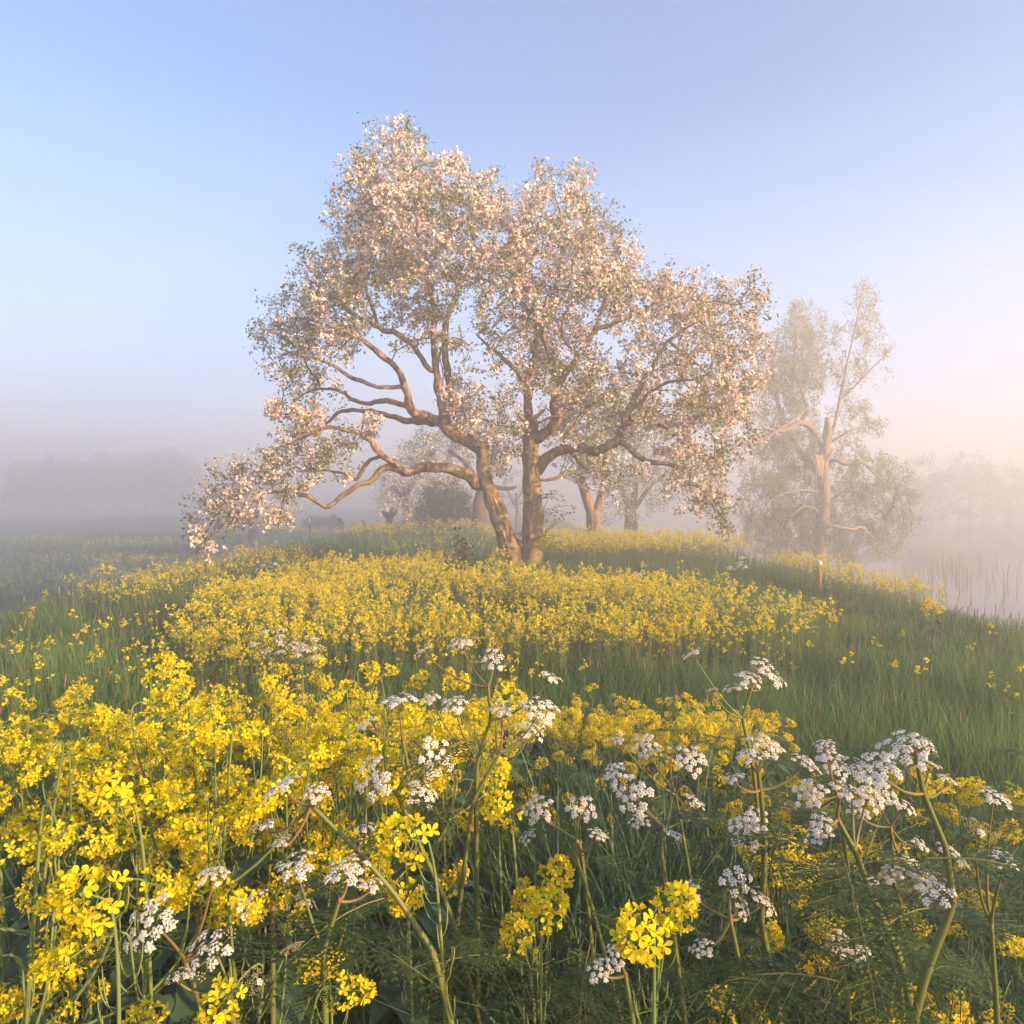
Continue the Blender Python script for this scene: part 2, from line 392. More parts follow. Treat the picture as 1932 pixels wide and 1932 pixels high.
def grow(limbs, targets, r, step=0.16, droop=0.0, skip=0.0, wander=0.12, tipdroop=None):
    """limbs: list of (pts, rad); targets (N,3). Returns nodes, parents, radii-to-be, list of target chains"""
    pos, par, dirs, ok = [], [], [], []
    for pts, rad in limbs:
        for i, p in enumerate(pts):
            pos.append(p); par.append(-1 if i == 0 else len(pos) - 2)
            dirs.append(pts[min(i + 1, len(pts) - 1)] - pts[max(i - 1, 0)]); ok.append(i >= skip * len(pts))
    nl = len(pos); cap = nl + len(targets) * 40
    A = np.full((cap, 3), 1e6); A[:nl] = np.array(pos); D = np.zeros((cap, 3)); D[:nl] = unit(np.array(dirs))
    A2 = A.copy(); A2[:nl][~np.array(ok)] = 1e6
    Pn = np.full(cap, -1); n = nl
    dist0 = np.array([np.min(((A2[:nl] - t) ** 2).sum(1)) for t in targets])
    chains = []
    for ti in np.argsort(dist0):
        t = targets[ti]
        d2 = ((A2[:n] - t) ** 2).sum(1) * r.uniform(0.85, 1.15, n); j = int(np.argmin(d2))
        L = math.sqrt(((A[j] - t) ** 2).sum()); k = max(2, int(L / step))
        mid = A[j] * .5 + t * .5 + D[j] * L * .22 + r.normal(0, wander * L, 3) + [0, 0, droop * L]
        c = bez(A[j], mid, t, k + 1)[1:]
        if n + k >= cap: break
        A[n:n + k] = c; A2[n:n + k] = c
        D[n:n + k] = unit(np.gradient(np.vstack([A[j][None], c]), axis=0)[1:])
        Pn[n] = j; Pn[n + 1:n + k] = np.arange(n, n + k - 1)
        chains.append((n, k, j)); n += k
    return A[:n], Pn[:n], chains, nl

def twig_mesh(A, Pn, chains, nl, r0=0.0028, maxr=0.05):
    n = len(A); w = np.zeros(n); p = 2.3
    for (s, k, j) in chains: w[s + k - 1] += r0 ** p
    for i in range(n - 1, nl - 1, -1):
        if Pn[i] >= 0: w[Pn[i]] += w[i]
    rad = np.minimum(w ** (1 / p), maxr)
    g = G()
    for (s, k, j) in chains:
        idx = [j] + list(range(s, s + k)); rr = rad[idx].copy(); rr[0] = rr[1]
        tube(g, A[idx], rr, 5 if rr[0] > 0.02 else 3, 0, rng.uniform(.2, .8), cap=False)
    return g

def foliage(A, chains, r, per, spread, size, proto, up=0.5, frac=0.25, hang=0.0):
    C = []
    for (s, k, j) in chains:
        k0 = int(k * frac)
        C.append(A[s + k0:s + k])
    C = np.concatenate(C); n = int(len(C) * per)
    c = C[r.integers(0, len(C), n)] + r.normal(0, spread, (n, 3))
    d = unit(r.normal(0, 1, (n, 3)) + [0, 0, up - hang])
    Rm = frames(d, r=r)
    # leaf lies along its own Y
    g = G(); stamp(g, proto, Rm, c, r.uniform(.65, 1.25, n) * size, 0.5, r)
    return g

def px_limb(spec, Y):
    """spec: (px, py, depth offset, half width in px)"""
    pts = [P(a, b, Y + o) for a, b, o, w in spec]; rad = [w * (Y + o) / F0 for a, b, o, w in spec]
    return np.array(pts), np.array(rad)

def snap(pts, rad, built):
    best = min(((np.linalg.norm(q - pts[0]), q) for P_, W_ in built for q in P_), key=lambda t: t[0])
    if 0.03 < best[0] < 0.9: pts = np.vstack([best[1], pts]); rad = np.concatenate([[rad[0] * 1.1], rad])
    return pts, rad
def apple_tree_main():
    Y = 14.0; r = np.random.default_rng(3)
    trunks = [[(976, 1104, 0, 26), (969, 1070, 0, 20), (951, 1000, 0, 17.5), (936, 960, 0, 16), (923, 927, 0, 14), (914, 893, 0, 12.5), (912, 862, 0, 12.5), (908, 846, -.05, 14), (884, 832, -.1, 13), (848, 812, -.1, 12), (835, 797, -.1, 11)],
              [(1006, 1104, 0, 26), (1002, 1070, 0, 20), (1005, 1010, 0, 18.5), (1006, 976, 0, 18), (1004, 915, 0, 16.5), (1003, 854, 0, 14.5), (1001, 812, 0, 15), (1001, 790, 0, 12)]]
    limbs = [
        [(840, 802, -.1, 9), (832, 756, -.1, 7.5), (823, 701, -.2, 7), (819, 628, -.2, 6), (821, 591, -.2, 5), (806, 520, -.1, 4.5), (788, 430, 0, 4), (794, 372, 0, 3), (778, 300, 0, 2), (771, 250, 0, 1)],
        [(842, 800, 0, 8), (848, 738, .3, 7), (839, 665, .5, 6), (843, 599, .7, 5), (868, 540, .8, 3.5), (892, 480, .8, 3), (890, 420, .9, 2), (900, 380, 1, 1)],
        [(868, 540, .8, 3), (916, 529, .6, 2.5), (940, 545, .5, 1.6)],
        [(812, 700, -.2, 5), (770, 643, -.5, 5), (715, 617, -.8, 4.5), (678, 602, -1, 4), (630, 560, -1.2, 3), (586, 530, -1.4, 2)],
        [(715, 617, -.8, 3.2), (690, 540, -1, 3), (680, 470, -1, 2.4), (700, 400, -.8, 1.6), (690, 340, -.7, 1)],
        [(838, 800, -.1, 10), (806, 784, -.3, 8.5), (777, 775, -.6, 8), (766, 738, -.7, 6.5), (751, 698, -.9, 5.5), (704, 657, -1.2, 5), (671, 635, -1.4, 4), (610, 610, -1.6, 3), (560, 600, -1.7, 2)],
        [(762, 731, -.7, 4.5), (718, 731, -.9, 4), (671, 716, -1, 3.5), (623, 687, -1.1, 3), (575, 672, -1.2, 2), (530, 660, -1.2, 1)],
        [(777, 772, -.5, 5.5), (733, 757, -.2, 4.8), (682, 760, .3, 3.6), (640, 738, .6, 3), (610, 733, .8, 2.4), (570, 745, 1.0, 1.6), (545, 770, 1.1, 1)],
        [(826, 797, 0, 7), (786, 795, .3, 6), (751, 789, .6, 5), (696, 775, .9, 4), (641, 778, 1.1, 3.2), (605, 808, 1.2, 2.4), (550, 818, 1.2, 1.5)],
        [(901, 915, 0, 9), (877, 895, -.2, 9.5), (835, 883, -.4, 9), (794, 881, -.5, 8.5), (769, 890, -.6, 7.5), (745, 882, -.7, 7.5), (721, 884, -.8, 5.5), (701, 906, -.9, 5), (672, 916, -1, 4.5), (648, 935, -1, 4.5), (622, 957, -1.1, 4.5), (604, 948, -1.1, 4), (574, 935, -1.2, 3.6), (538, 926, -1.2, 3.2), (496, 930, -1.3, 3), (467, 926, -1.3, 2.8), (435, 938, -1.3, 2.5), (414, 960, -1.3, 2), (391, 1000, -1.3, 1.4), (372, 1032, -1.3, .8)],
        [(752, 880, -.7, 6.5), (721, 860, -.9, 5.5), (709, 847, -1, 5), (696, 828, -1.1, 4.2), (672, 816, -1.2, 4), (623, 806, -1.3, 3.4), (587, 818, -1.4, 2.6), (545, 838, -1.4, 1.8), (500, 850, -1.4, 1)],
        [(716, 860, -.9, 4), (691, 874, -.7, 4), (671, 903, -.6, 3.4), (648, 894, -.5, 2.4), (618, 889, -.4, 1.8), (580, 890, -.4, 1)],
        [(538, 928, -1.2, 2), (530, 960, -1.1, 1.5), (524, 1005, -1, .8)],
        [(496, 932, -1.3, 2.4), (470, 945, -1.5, 2), (452, 965, -1.6, 1.4), (440, 1000, -1.6, .8)],
        [(1004, 830, 0, 11), (1031, 817, -.2, 10), (1048, 793, -.4, 9.5), (1046, 756, -.5, 8), (1053, 738, -.6, 7), (1036, 665, -.7, 5.5), (1012, 600, -.6, 4.5), (1000, 560, -.5, 3.5), (985, 510, -.5, 2.5), (980, 450, -.5, 1.5)],
        [(1000, 800, 0, 10), (997, 770, .1, 9), (995, 731, .2, 7.5), (976, 701, .4, 5), (950, 676, .6, 4), (925, 655, .7, 2.4), (900, 630, .8, 1.4)],
        [(997, 745, .2, 6.5), (1005, 700, .4, 6), (1015, 628, .6, 5.5), (1000, 573, .7, 5), (975, 529, .8, 4), (951, 493, .9, 3), (930, 450, .9, 2)],
        [(1015, 628, .6, 5), (1045, 560, .7, 4.5), (1058, 490, .7, 3.6), (1060, 420, .6, 2.4), (1045, 360, .6, 1.2)],
        [(1050, 735, -.6, 6), (1078, 690, -.9, 5.5), (1101, 657, -1, 5), (1126, 624, -1.1, 4.5), (1170, 606, -1.2, 3.8), (1207, 591, -1.2, 3), (1273, 560, -1.2, 2), (1340, 570, -1.2, 1.2)],
        [(1106, 650, -1, 4), (1130, 600, -.9, 3.6), (1142, 550, -.8, 3), (1120, 480, -.6, 2.2), (1100, 410, -.5, 1.3)],
        [(1018, 886, 0, 10), (1035, 862, -.1, 10), (1067, 849, -.2, 9), (1097, 844, -.3, 9), (1126, 852, -.4, 9.5), (1150, 839, -.5, 9), (1170, 825, -.5, 8.5), (1178, 793, -.6, 6.5), (1200, 745, -.7, 5.5), (1236, 683, -.9, 4), (1265, 640, -1, 3), (1310, 610, -1, 2)],
        [(1184, 780, -.6, 4), (1215, 752, -.9, 3.6), (1255, 723, -1.1, 3), (1310, 715, -1.3, 2.2), (1370, 690, -1.4, 1.3)],
        [(1170, 830, -.5, 6.5), (1189, 844, -.6, 6), (1204, 862, -.7, 5.5), (1236, 873, -.8, 5), (1275, 880, -.9, 3.6), (1310, 910, -1, 2.8), (1340, 950, -1, 2), (1372, 985, -1, 1)],
        [(1190, 790, -.5, 4), (1240, 800, -.2, 3.4), (1290, 830, 0, 2.8), (1330, 870, .1, 2), (1360, 920, .1, 1.2)],
        [(1262, 645, -1, 2.8), (1310, 680, -.6, 2.4), (1360, 740, -.3, 1.8), (1385, 800, -.2, 1)],
        [(1060, 842, 0, 4), (1085, 800, .6, 4), (1120, 760, 1.1, 3.2), (1170, 735, 1.5, 2.4), (1230, 700, 1.7, 1.5)],
        [(1070, 848, -.1, 3.5), (1100, 880, .6, 3), (1062, 868, .2, 1.2)][:2],
    ]
    blobs = [  # px, py, radius, density
        (772, 276, 38, .8), (755, 325, 85, 1), (690, 345, 55, .8), (690, 400, 65, 1), (830, 330, 50, .8), (825, 400, 85, 1), (755, 430, 100, 1), (880, 400, 60, .8), (920, 380, 45, .7), (900, 460, 80, 1),
        (690, 490, 80, 1), (610, 530, 65, .9), (560, 600, 62, .9), (548, 680, 52, .9), (640, 590, 70, 1), (560, 745, 45, .7), (520, 640, 40, .6), (720, 535, 80, 1), (800, 520, 90, 1), (870, 545, 60, .7), (640, 660, 45, .5), (590, 720, 45, .6),
        (780, 610, 50, .4), (860, 640, 50, .35), (900, 690, 45, .4), (930, 610, 45, .5), (620, 610, 60, .8),
        (590, 850, 55, .9), (540, 885, 55, 1), (475, 900, 45, .9), (425, 920, 40, .7), (395, 975, 38, .8), (385, 1020, 26, .9), (520, 965, 38, .7), (430, 985, 30, .7), (640, 840, 45, .6), (560, 800, 45, .6), (690, 800, 40, .3), (660, 870, 35, .4),
        (1055, 400, 75, 1), (1000, 420, 60, .8), (1110, 420, 65, .9), (1015, 350, 30, .5), (1090, 345, 25, .5), (1050, 490, 90, 1), (1150, 490, 65, 1), (1000, 540, 70, 1), (955, 500, 60, .9), (1060, 570, 80, 1), (1130, 560, 70, .9), (1210, 550, 65, 1), (1280, 560, 55, 1), (1350, 575, 55, 1), (1410, 565, 40, .8), (1430, 590, 25, .5),
        (1040, 650, 70, 1), (975, 640, 50, .6), (1095, 700, 65, 1), (1170, 655, 40, .3), (1250, 640, 60, .9), (1320, 650, 70, 1), (1385, 640, 55, 1), (1005, 700, 50, .8), (1110, 770, 60, 1), (1170, 790, 50, .8), (1200, 730, 50, .6), (1270, 750, 70, .9), (1340, 740, 70, 1), (1395, 710, 45, 1), (1310, 820, 70, .9), (1260, 850, 45, .6), (1325, 890, 50, .9), (1290, 930, 40, .8), (1345, 950, 40, .9), (1365, 985, 24, .9), (1385, 830, 42, .8), (1385, 770, 45, .9),
        (1080, 810, 45, .5), (960, 780, 38, .6), (962, 835, 32, .5), (945, 870, 25, .4), (880, 745, 45, .6), (868, 795, 32, .7), (905, 790, 40, .5), (1130, 900, 35, .35), (1100, 890, 30, .3), (1150, 870, 35, .4)]
    T = []
    for (cx, cy_, rr, den) in blobs:
        n = int(den * rr * rr * 0.0135) + 1
        a, q = r.uniform(0, 2 * math.pi, n), np.sqrt(r.uniform(0, 1, n)) * rr
        low = cx < 720 and cy_ > 780
        env = math.sqrt(max(0.1, 1 - ((cx - 980) / 540) ** 2))
        D = (0.9 if low else 2.7 * env); D0 = -1.2 if low else (-0.2 if cx < 720 or cx > 1250 else 0)
        for x_, y_ in zip(cx + q * np.cos(a), cy_ + q * np.sin(a)):
            T.append(P(x_, y_, Y + D0 + r.uniform(-D, D)))
        oa = math.atan2(cy_ - 640, cx - 980)                       # loose shoots breaking the outline
        for k in range(3):
            a1 = oa + r.normal(0, .7); q1 = rr * r.uniform(1.0, 1.32); T.append(P(cx + q1 * math.cos(a1), cy_ + q1 * math.sin(a1) - 6, Y + D0 + r.uniform(-D, D) * .7))
    T = np.array(T)
    base = np.array([0.21, Y, gz(0.21, Y) - 0.05])
    root = empty("apple_tree", base)
    tag(root, "large old apple tree in pink blossom with two stems rising from the yellow ridge", "tree")
    L = []; stems = []
    for i, s in enumerate(trunks):
        p, w = resample(*px_limb(s, Y), 0.06); g = G(); tube(g, p - base, w, 22, 0, .5, rough=0.3, seed=i * 5.1)
        o = g.obj("trunk", [M_bark], root, True)
        stems.append(o); o["label"] = ["left stem leaning outward with a split hollow", "upright right stem with leafy shoots"][i]
        p, w = resample(*px_limb(s, Y), 0.16); L.append((p, w))
    for i, s in enumerate(limbs):
        pl, wl_ = snap(*px_limb(s, Y), L)
        p, w = resample(pl, wl_, 0.06)
        p = p + 0.035 * np.array([[mnoise.noise((k * .33, i * 3.7, c)) for c in range(3)] for k in range(len(p))]) * np.minimum(1, w[:, None] * 30)
        g = G(); tube(g, p - base, np.maximum(w, .006), 14 if w[0] > .05 else 8, 0, .5, rough=0.34, seed=i * 1.7)
        g.obj("limb", [M_bark], root, True)
        L.append(resample(pl, wl_, 0.16))
    A, Pn, ch, nl = grow(L, T, r, skip=0.25, droop=0.03)
    g = twig_mesh(A - base, Pn, ch, nl, .0036); o = g.obj("twigs", [M_twig], root); o["kind"] = "stuff"
    o = foliage(A - base, ch, r, 8.2, .065, .063, LEAF, .3).obj("leaves", [M_aleaf], root); o["kind"] = "stuff"
    # blossom clusters, most of them towards the twig tips
    C = np.concatenate([A[s + k // 4:s + k] for (s, k, j) in ch]) - base
    n = 17000; hub = C[r.integers(0, len(C), 9000)]; hub = hub[np.array([mnoise.noise(tuple(q * 1.1 + 7)) for q in hub]) + r.uniform(-.35, .5, len(hub)) > 0][:4300]; c = hub[r.integers(0, len(hub), n)] + r.normal(0, .075, (n, 3))
    d = unit(r.normal(0, .8, (n, 3)) + [0, 0, .5]); Rm = frames(d, r=r); S = r.uniform(.7, 1.65, n) * (.8 + .5 * ss(-.35, .4, np.array([mnoise.noise(tuple(q * .9)) for q in c])))
    order = np.argsort(((c + base - [0, 0, CAMZ]) ** 2).sum(1) / S ** 2)
    meshes = [blossom_proto(q, True).mesh("blossom_cluster", [M_bloss, M_bud, M_aleaf]) for q in range(4)]
    for q, i in enumerate(order[:300]):
        Mx = Matrix.LocRotScale(Vector(c[i]), Matrix(Rm[i].tolist()).to_quaternion(), Vector([S[i]] * 3))
        link("blossom_cluster", meshes[q % 4], root, Mx)
    rest = order[300:]; g = G()
    for v in range(4): ii = rest[v::4]; stamp(g, BLOSS[v], Rm[ii], c[ii], S[ii], .2, r)
    o = g.obj("blossom", [M_bloss, M_bud], root); o["kind"] = "stuff"
    # knots and the split hollow on the leaning stem
    for (a, b, w) in ((948, 992, 7), (941, 996, 4.5)):
        g = G(); c0 = P(a, b, Y - .165) - base; ang = np.linspace(0, 2 * math.pi, 13)[:-1]
        pts = np.array([c0 + [math.cos(t) * w * .0105, -.02, math.sin(t) * w * .0125] for t in ang] + [c0 + [w * .0105, -.02, 0]])
        tube(g, pts, .022, 6, 0); g.obj("knot", [M_bark], stems[0], True)
    tp, tw = resample(*px_limb(trunks[0], Y), 0.05)
    for (b0, b1, ang, w) in ((922, 985, -.35, .034), (928, 976, .35, .026), (985, 1030, -.1, .022)):
        z0, z1 = P(950, b1, Y)[2], P(950, b0, Y)[2]; k = [i for i in range(len(tp)) if z0 < tp[i][2] < z1]
        if len(k) < 3: continue
        pp = np.array([tp[i] + np.array([math.sin(ang), -math.cos(ang), 0]) * (tw[i] * .93) for i in k]) - base
        g = G(); tube(g, pp, w * np.sin(np.linspace(.15, math.pi - .1, len(k))), 7, 0, rough=.45, seed=ang * 9)
        o = g.obj("bare_wood", [M_wood], stems[0], True); o["label"] = "pale strip of split wood along the leaning stem"
    # leafy shoots on the upright stem
    g = G(); g2 = G(); pr = []
    for k in range(34):
        if k < 16: a, b, da, db = 1018 + r.uniform(-14, 8), r.uniform(935, 1045), r.uniform(20, 75), r.uniform(-50, 20)
        else: a, b, da, db = 1004 + r.uniform(-18, 18), r.uniform(920, 1050), r.uniform(-25, 25), r.uniform(-25, 15)
        p0, p2 = P(a, b, Y - .2) - base, P(a + da, b + db, Y - .35 + r.uniform(-.3, .3)) - base
        pts = bez(p0, (p0 + p2) / 2 + [0, 0, .12], p2, 7); tube(g, pts, np.linspace(.006, .002, 7), 4, 0, .4)
        for q in pts[2:]: pr.append(q + r.normal(0, .03, (2, 3)))
    pr = np.concatenate(pr); stamp(g2, LEAF, frames(unit(r.normal(0, 1, (len(pr), 3)) + [0, 0, .4]), r=r), pr, r.uniform(.04, .07, len(pr)), 0.1, r)
    g2.R = [np.clip(x + .35, 0, 1) for x in g2.R]
    o = g.obj("shoots", [M_twig], stems[1]); o["kind"] = "stuff"
    o = g2.obj("shoot_leaves", [M_aleaf], stems[1]); o["kind"] = "stuff"
    # broken stubs at the head of the upright stem
    for pp in (((1006, 790, -.1, 5), (1022, 778, -.35, 3), (1030, 770, -.5, 1)), ((1012, 800, -.2, 3), (1045, 786, -.5, 2), (1078, 792, -.7, 1)), ((994, 800, -.1, 5), (982, 786, -.3, 3.5), (972, 776, -.4, 2))):
        g = G(); p, w = resample(*px_limb(pp, Y), .05); tube(g, p - base, w, 8, 0, rough=.25); g.obj("broken_stub", [M_wood], stems[1], True)

def bg_tree(name, label, cat, Y, trunk, limbs, blobs, leafmat, leafn, leafsize, seed, dens=0.02, depth=1.6, bark=None, blossom=0, group=None,
            proto=None, hang=0.0, droop=0.03, step=0.25, twr=0.004, spread=.1, extra=None, up=.4):
    r = np.random.default_rng(seed); bark = bark or M_barkd
    p0 = P(trunk[0][0], trunk[0][1], Y); base = np.array([p0[0], Y, float(gz(p0[0], Y)) - .1])
    root = empty(name, base); tag(root, label, cat, group)
    L = []
    p, w = px_limb(trunk, Y)
    if p[0][2] > base[2] + .05: p = np.vstack([[p[0][0], p[0][1], base[2]], p]); w = np.concatenate([[w[0] * 1.15], w])
    L.append(resample(p, w, .2)); pp, ww = resample(p, w, .1); g = G(); tube(g, pp - base, ww, 12, 0, rough=.16, seed=seed); tr_o = g.obj("trunk", [bark], root, True)
    for i, s in enumerate(limbs):
        p, w = snap(*px_limb(s, Y), L); L.append(resample(p, w, .2)); pp, ww = resample(p, w, .12)
        g = G(); tube(g, pp - base, np.maximum(ww, .008), 8, 0, rough=.16, seed=seed + i); g.obj("limb", [bark], root, True)
    T = []
    for (cx, cy_, rr, den) in blobs:
        n = int(den * rr * rr * dens) + 2; a, q = r.uniform(0, 2 * math.pi, n), np.sqrt(r.uniform(0, 1, n)) * rr
        for x_, y_ in zip(cx + q * np.cos(a), cy_ + q * np.sin(a)): T.append(P(x_, y_, Y + r.uniform(-depth * (.25 if extra else 1), depth * (1.4 if extra else 1))))
    A, Pn, ch, nl = grow(L, np.array(T), r, step=step, skip=.4, droop=droop)
    if hang:   # strings of drooping twigs
        for (s, k, j) in list(ch): A[s:s + k, 2] -= hang * np.linspace(0, 1, k) ** 2 * r.uniform(.3, 1.2)
    o = twig_mesh(A - base, Pn, ch, nl, twr).obj("twigs", [M_twig], root); o["kind"] = "stuff"
    tot = sum(k - int(k * .25) for (s, k, j) in ch)
    o = foliage(A - base, ch, r, leafn / tot, spread, leafsize, proto or LEAF, up, hang=hang).obj("crown", [leafmat], root); o["kind"] = "stuff"
    if blossom:
        C = np.concatenate([A[s + k // 4:s + k] for (s, k, j) in ch]) - base
        c = C[r.integers(0, len(C), blossom)] + r.normal(0, spread, (blossom, 3)); g = G()
        q = G(); flower5(q, np.zeros(3), np.array([0, 0, 1.]), 1, .3, .6)
        stamp(g, q, frames(unit(r.normal(0, .8, (blossom, 3)) + [0, -.3, .5]), r=r), c, r.uniform(.035, .06, blossom), .4, r)
        o = g.obj("blossom", [M_bloss], root); o["kind"] = "stuff"
    if extra: extra(tr_o, base)
    return root

apple_tree_main()

def background_trees():
    bg_tree("apple_tree", "forked apple tree standing in mist just right of the big tree's stems", "tree", 22,
            [(1124, 1040, 0, 15), (1120, 1000, 0, 13), (1118, 965, 0, 13)],
            [[(1118, 975, 0, 9), (1108, 945, 0, 9), (1099, 915, 0, 8), (1096, 885, 0, 6.5), (1102, 850, 0, 5), (1110, 800, .2, 3.5), (1105, 740, .3, 2)],
             [(1122, 975, 0, 8), (1134, 935, 0, 7), (1140, 900, 0, 6), (1146, 850, .2, 4), (1160, 800, .4, 2.5)],
             [(1096, 892, 0, 4.5), (1070, 890, -.3, 4), (1055, 900, -.5, 3.6), (1025, 906, -.6, 3), (1000, 900, -.7, 2)],
             [(1100, 920, 0, 3), (1088, 908, -.1, 3), (1090, 893, -.1, 2)], [(1104, 840, 0, 3.5), (1150, 790, -.6, 2.5), (1200, 770, -.9, 1.5)], [(1104, 830, 0, 3), (1060, 790, .6, 2.2), (1030, 770, .8, 1.3)]],
            [(1110, 850, 50, 1), (1150, 880, 40, .8), (1100, 780, 70, 1), (1170, 800, 60, 1), (1050, 800, 50, .8), (1130, 720, 60, .9), (1200, 760, 50, .8), (1160, 930, 25, .4)],
            M_aleaf, 9000, .07, 11, .018, 1.8, blossom=2500, bark=M_bark)
    bg_tree("apple_tree", "faint grey apple tree deep in mist behind the forked one", "tree", 36,
            [(1190, 1025, 0, 13), (1190, 985, 0, 12), (1190, 955, 0, 11)],
            [[(1190, 965, 0, 7), (1175, 930, 0, 5), (1160, 890, 0, 3), (1150, 850, .3, 2)], [(1192, 962, 0, 7), (1200, 910, 0, 5), (1195, 860, .2, 3), (1215, 820, .2, 2)],
             [(1194, 965, 0, 5), (1225, 920, -.4, 3.5), (1260, 890, -.6, 2)], [(1198, 900, 0, 3), (1170, 880, .3, 2.5), (1158, 868, .4, 2)]],
            [(1190, 850, 70, 1), (1240, 870, 55, 1), (1160, 890, 40, .9), (1270, 900, 35, .8), (1210, 930, 55, .8), (1250, 950, 35, .6), (1160, 960, 40, .5), (1220, 810, 45, .8)],
            M_aleaf, 9000, .09, 12, .02, 2, blossom=2200, spread=.14)
    bg_tree("apple_tree", "dark limbed apple tree in mist between the low limb and leaning stem", "tree", 30,
            [(905, 1005, 0, 16), (904, 960, 0, 13), (910, 925, 0, 11), (925, 895, 0, 9)],
            [[(922, 900, 0, 7), (932, 870, 0, 6.5), (935, 830, .2, 5), (945, 790, .3, 3.5), (940, 740, .4, 2)], [(910, 925, 0, 7), (890, 890, -.3, 5), (872, 868, -.5, 4), (845, 850, -.6, 2.5)],
             [(915, 915, 0, 5), (955, 922, -.3, 4), (975, 918, -.4, 2)], [(884, 880, -.3, 3.5), (860, 890, -.5, 2.5), (820, 872, -.6, 1.5)], [(932, 870, 0, 4), (905, 840, .5, 3), (870, 810, .7, 2)]],
            [(850, 845, 45, .9), (900, 820, 50, .9), (940, 780, 50, .8), (820, 830, 40, .8), (960, 850, 35, .6), (790, 850, 40, .8), (870, 790, 45, .8)],
            M_aleaf, 6500, .085, 13, .018, 2, blossom=2600, spread=.12)
    bg_tree("apple_tree", "rounded pink apple tree in mist under the long low limb", "tree", 37,
            [(768, 1000, 0, 8), (766, 965, 0, 7), (764, 940, 0, 6)],
            [[(764, 945, 0, 5), (740, 915, 0, 3.5), (722, 900, 0, 2)], [(765, 945, 0, 5), (780, 905, 0, 3.5), (800, 880, .3, 2)], [(764, 940, 0, 4), (758, 900, .3, 3), (752, 870, .3, 1.6)]],
            [(735, 915, 40, 1), (770, 900, 50, 1.1), (815, 890, 45, 1.1), (775, 945, 45, 1), (730, 945, 30, .8), (850, 895, 40, 1), (790, 975, 30, .7)],
            M_aleaf, 5000, .09, 14, .03, 2.2, blossom=5200, spread=.14)
    bg_tree("apple_tree", "pale pink apple tree in mist behind the drooping end of the low limb", "tree", 46,
            [(478, 1000, 0, 9), (470, 965, 0, 8), (462, 945, 0, 6)],
            [[(470, 965, 0, 6), (455, 930, 0, 4), (435, 900, 0, 2)], [(476, 985, 0, 6), (490, 945, 0, 5), (500, 910, .3, 3)], [(464, 945, 0, 4), (470, 905, .4, 3), (475, 880, .4, 1.6)]],
            [(440, 905, 50, 1), (480, 890, 50, 1), (400, 930, 40, .8), (520, 920, 40, .8), (560, 950, 35, .6), (430, 950, 40, .7), (500, 960, 40, .6)],
            M_aleaf, 3500, .1, 15, .022, 2.5, blossom=3600, spread=.16)
    bg_tree("bare_tree", "thin leafless tree dim in mist seen between the two stems", "tree", 52,
            [(975, 1000, 0, 4), (976, 960, 0, 3.4), (974, 930, 0, 3)], [[(975, 960, 0, 2.4), (960, 930, 0, 2), (950, 910, 0, 1)], [(975, 945, 0, 2), (990, 920, 0, 1.6), (1000, 900, .3, 1)]],
            [(975, 920, 35, 1), (955, 935, 25, .8), (1000, 940, 25, .8)], M_tleaf, 600, .12, 16, .05, 1.2, twr=.009)
    # green bush
    bg_tree("bush", "rounded dark green bush in mist below the low limb", "bush", 31,
            [(842, 1002, 0, 4), (841, 985, 0, 3.5), (840, 970, 0, 3)], [[(840, 985, 0, 3), (815, 960, 0, 2), (805, 940, 0, 1)], [(842, 985, 0, 3), (865, 955, 0, 2), (875, 935, 0, 1)], [(841, 980, 0, 3), (840, 945, -.3, 2), (842, 920, 0, 1)]],
            [(840, 940, 40, 1.4), (815, 960, 32, 1.4), (865, 955, 32, 1.4), (835, 980, 45, 1.4), (805, 985, 24, 1.2), (870, 985, 25, 1.2)], M_bush, 15000, .085, 17, .06, 1.4, spread=.16, hang=.1)
    # willow with a torn trunk
    def torn(root, base):
        Yw = 33; r = np.random.default_rng(2)
        g = G(); c = P(1548, 874, Yw - .38) - base
        for k in range(9):
            a = r.uniform(-9, 9); p = [P(1548 + a, 886 + r.uniform(0, 14), Yw - .36) - base, P(1548 + a, 874, Yw - .42) - base, P(1548 + a * 1.2, 862 - r.uniform(0, 6), Yw - .36) - base]
            pp, w = resample(p, [.03, .09, .02], .06); tube(g, pp, w, 6, 0, rough=.3, seed=k)
        o = g.obj("torn_wood", [M_wood], root, True); o["label"] = "bright torn patch where a limb broke off the willow"
        g = G(); pp, w = resample([P(1555, 876, Yw - .3) - base, P(1566, 858, Yw - .45) - base, P(1580, 842, Yw - .5) - base], [.12, .09, .008], .06); tube(g, pp, w, 7, 0, rough=.3)
        o = g.obj("torn_spike", [M_wood], root, True); o["label"] = "orange splinter jutting from the torn patch"
        g = G(); pp, w = resample([P(1552, 995, Yw) - base, P(1571, 993, Yw - .5) - base, P(1606, 999, Yw - .8) - base, P(1626, 995, Yw - .8) - base, P(1650, 1018, Yw - .8) - base], [.09, .08, .07, .06, .02], .1); tube(g, pp, w, 7, 0, rough=.2)
        o = g.obj("dead_branch", [M_wood], root, True); o["label"] = "bare bent branch low on the willow"
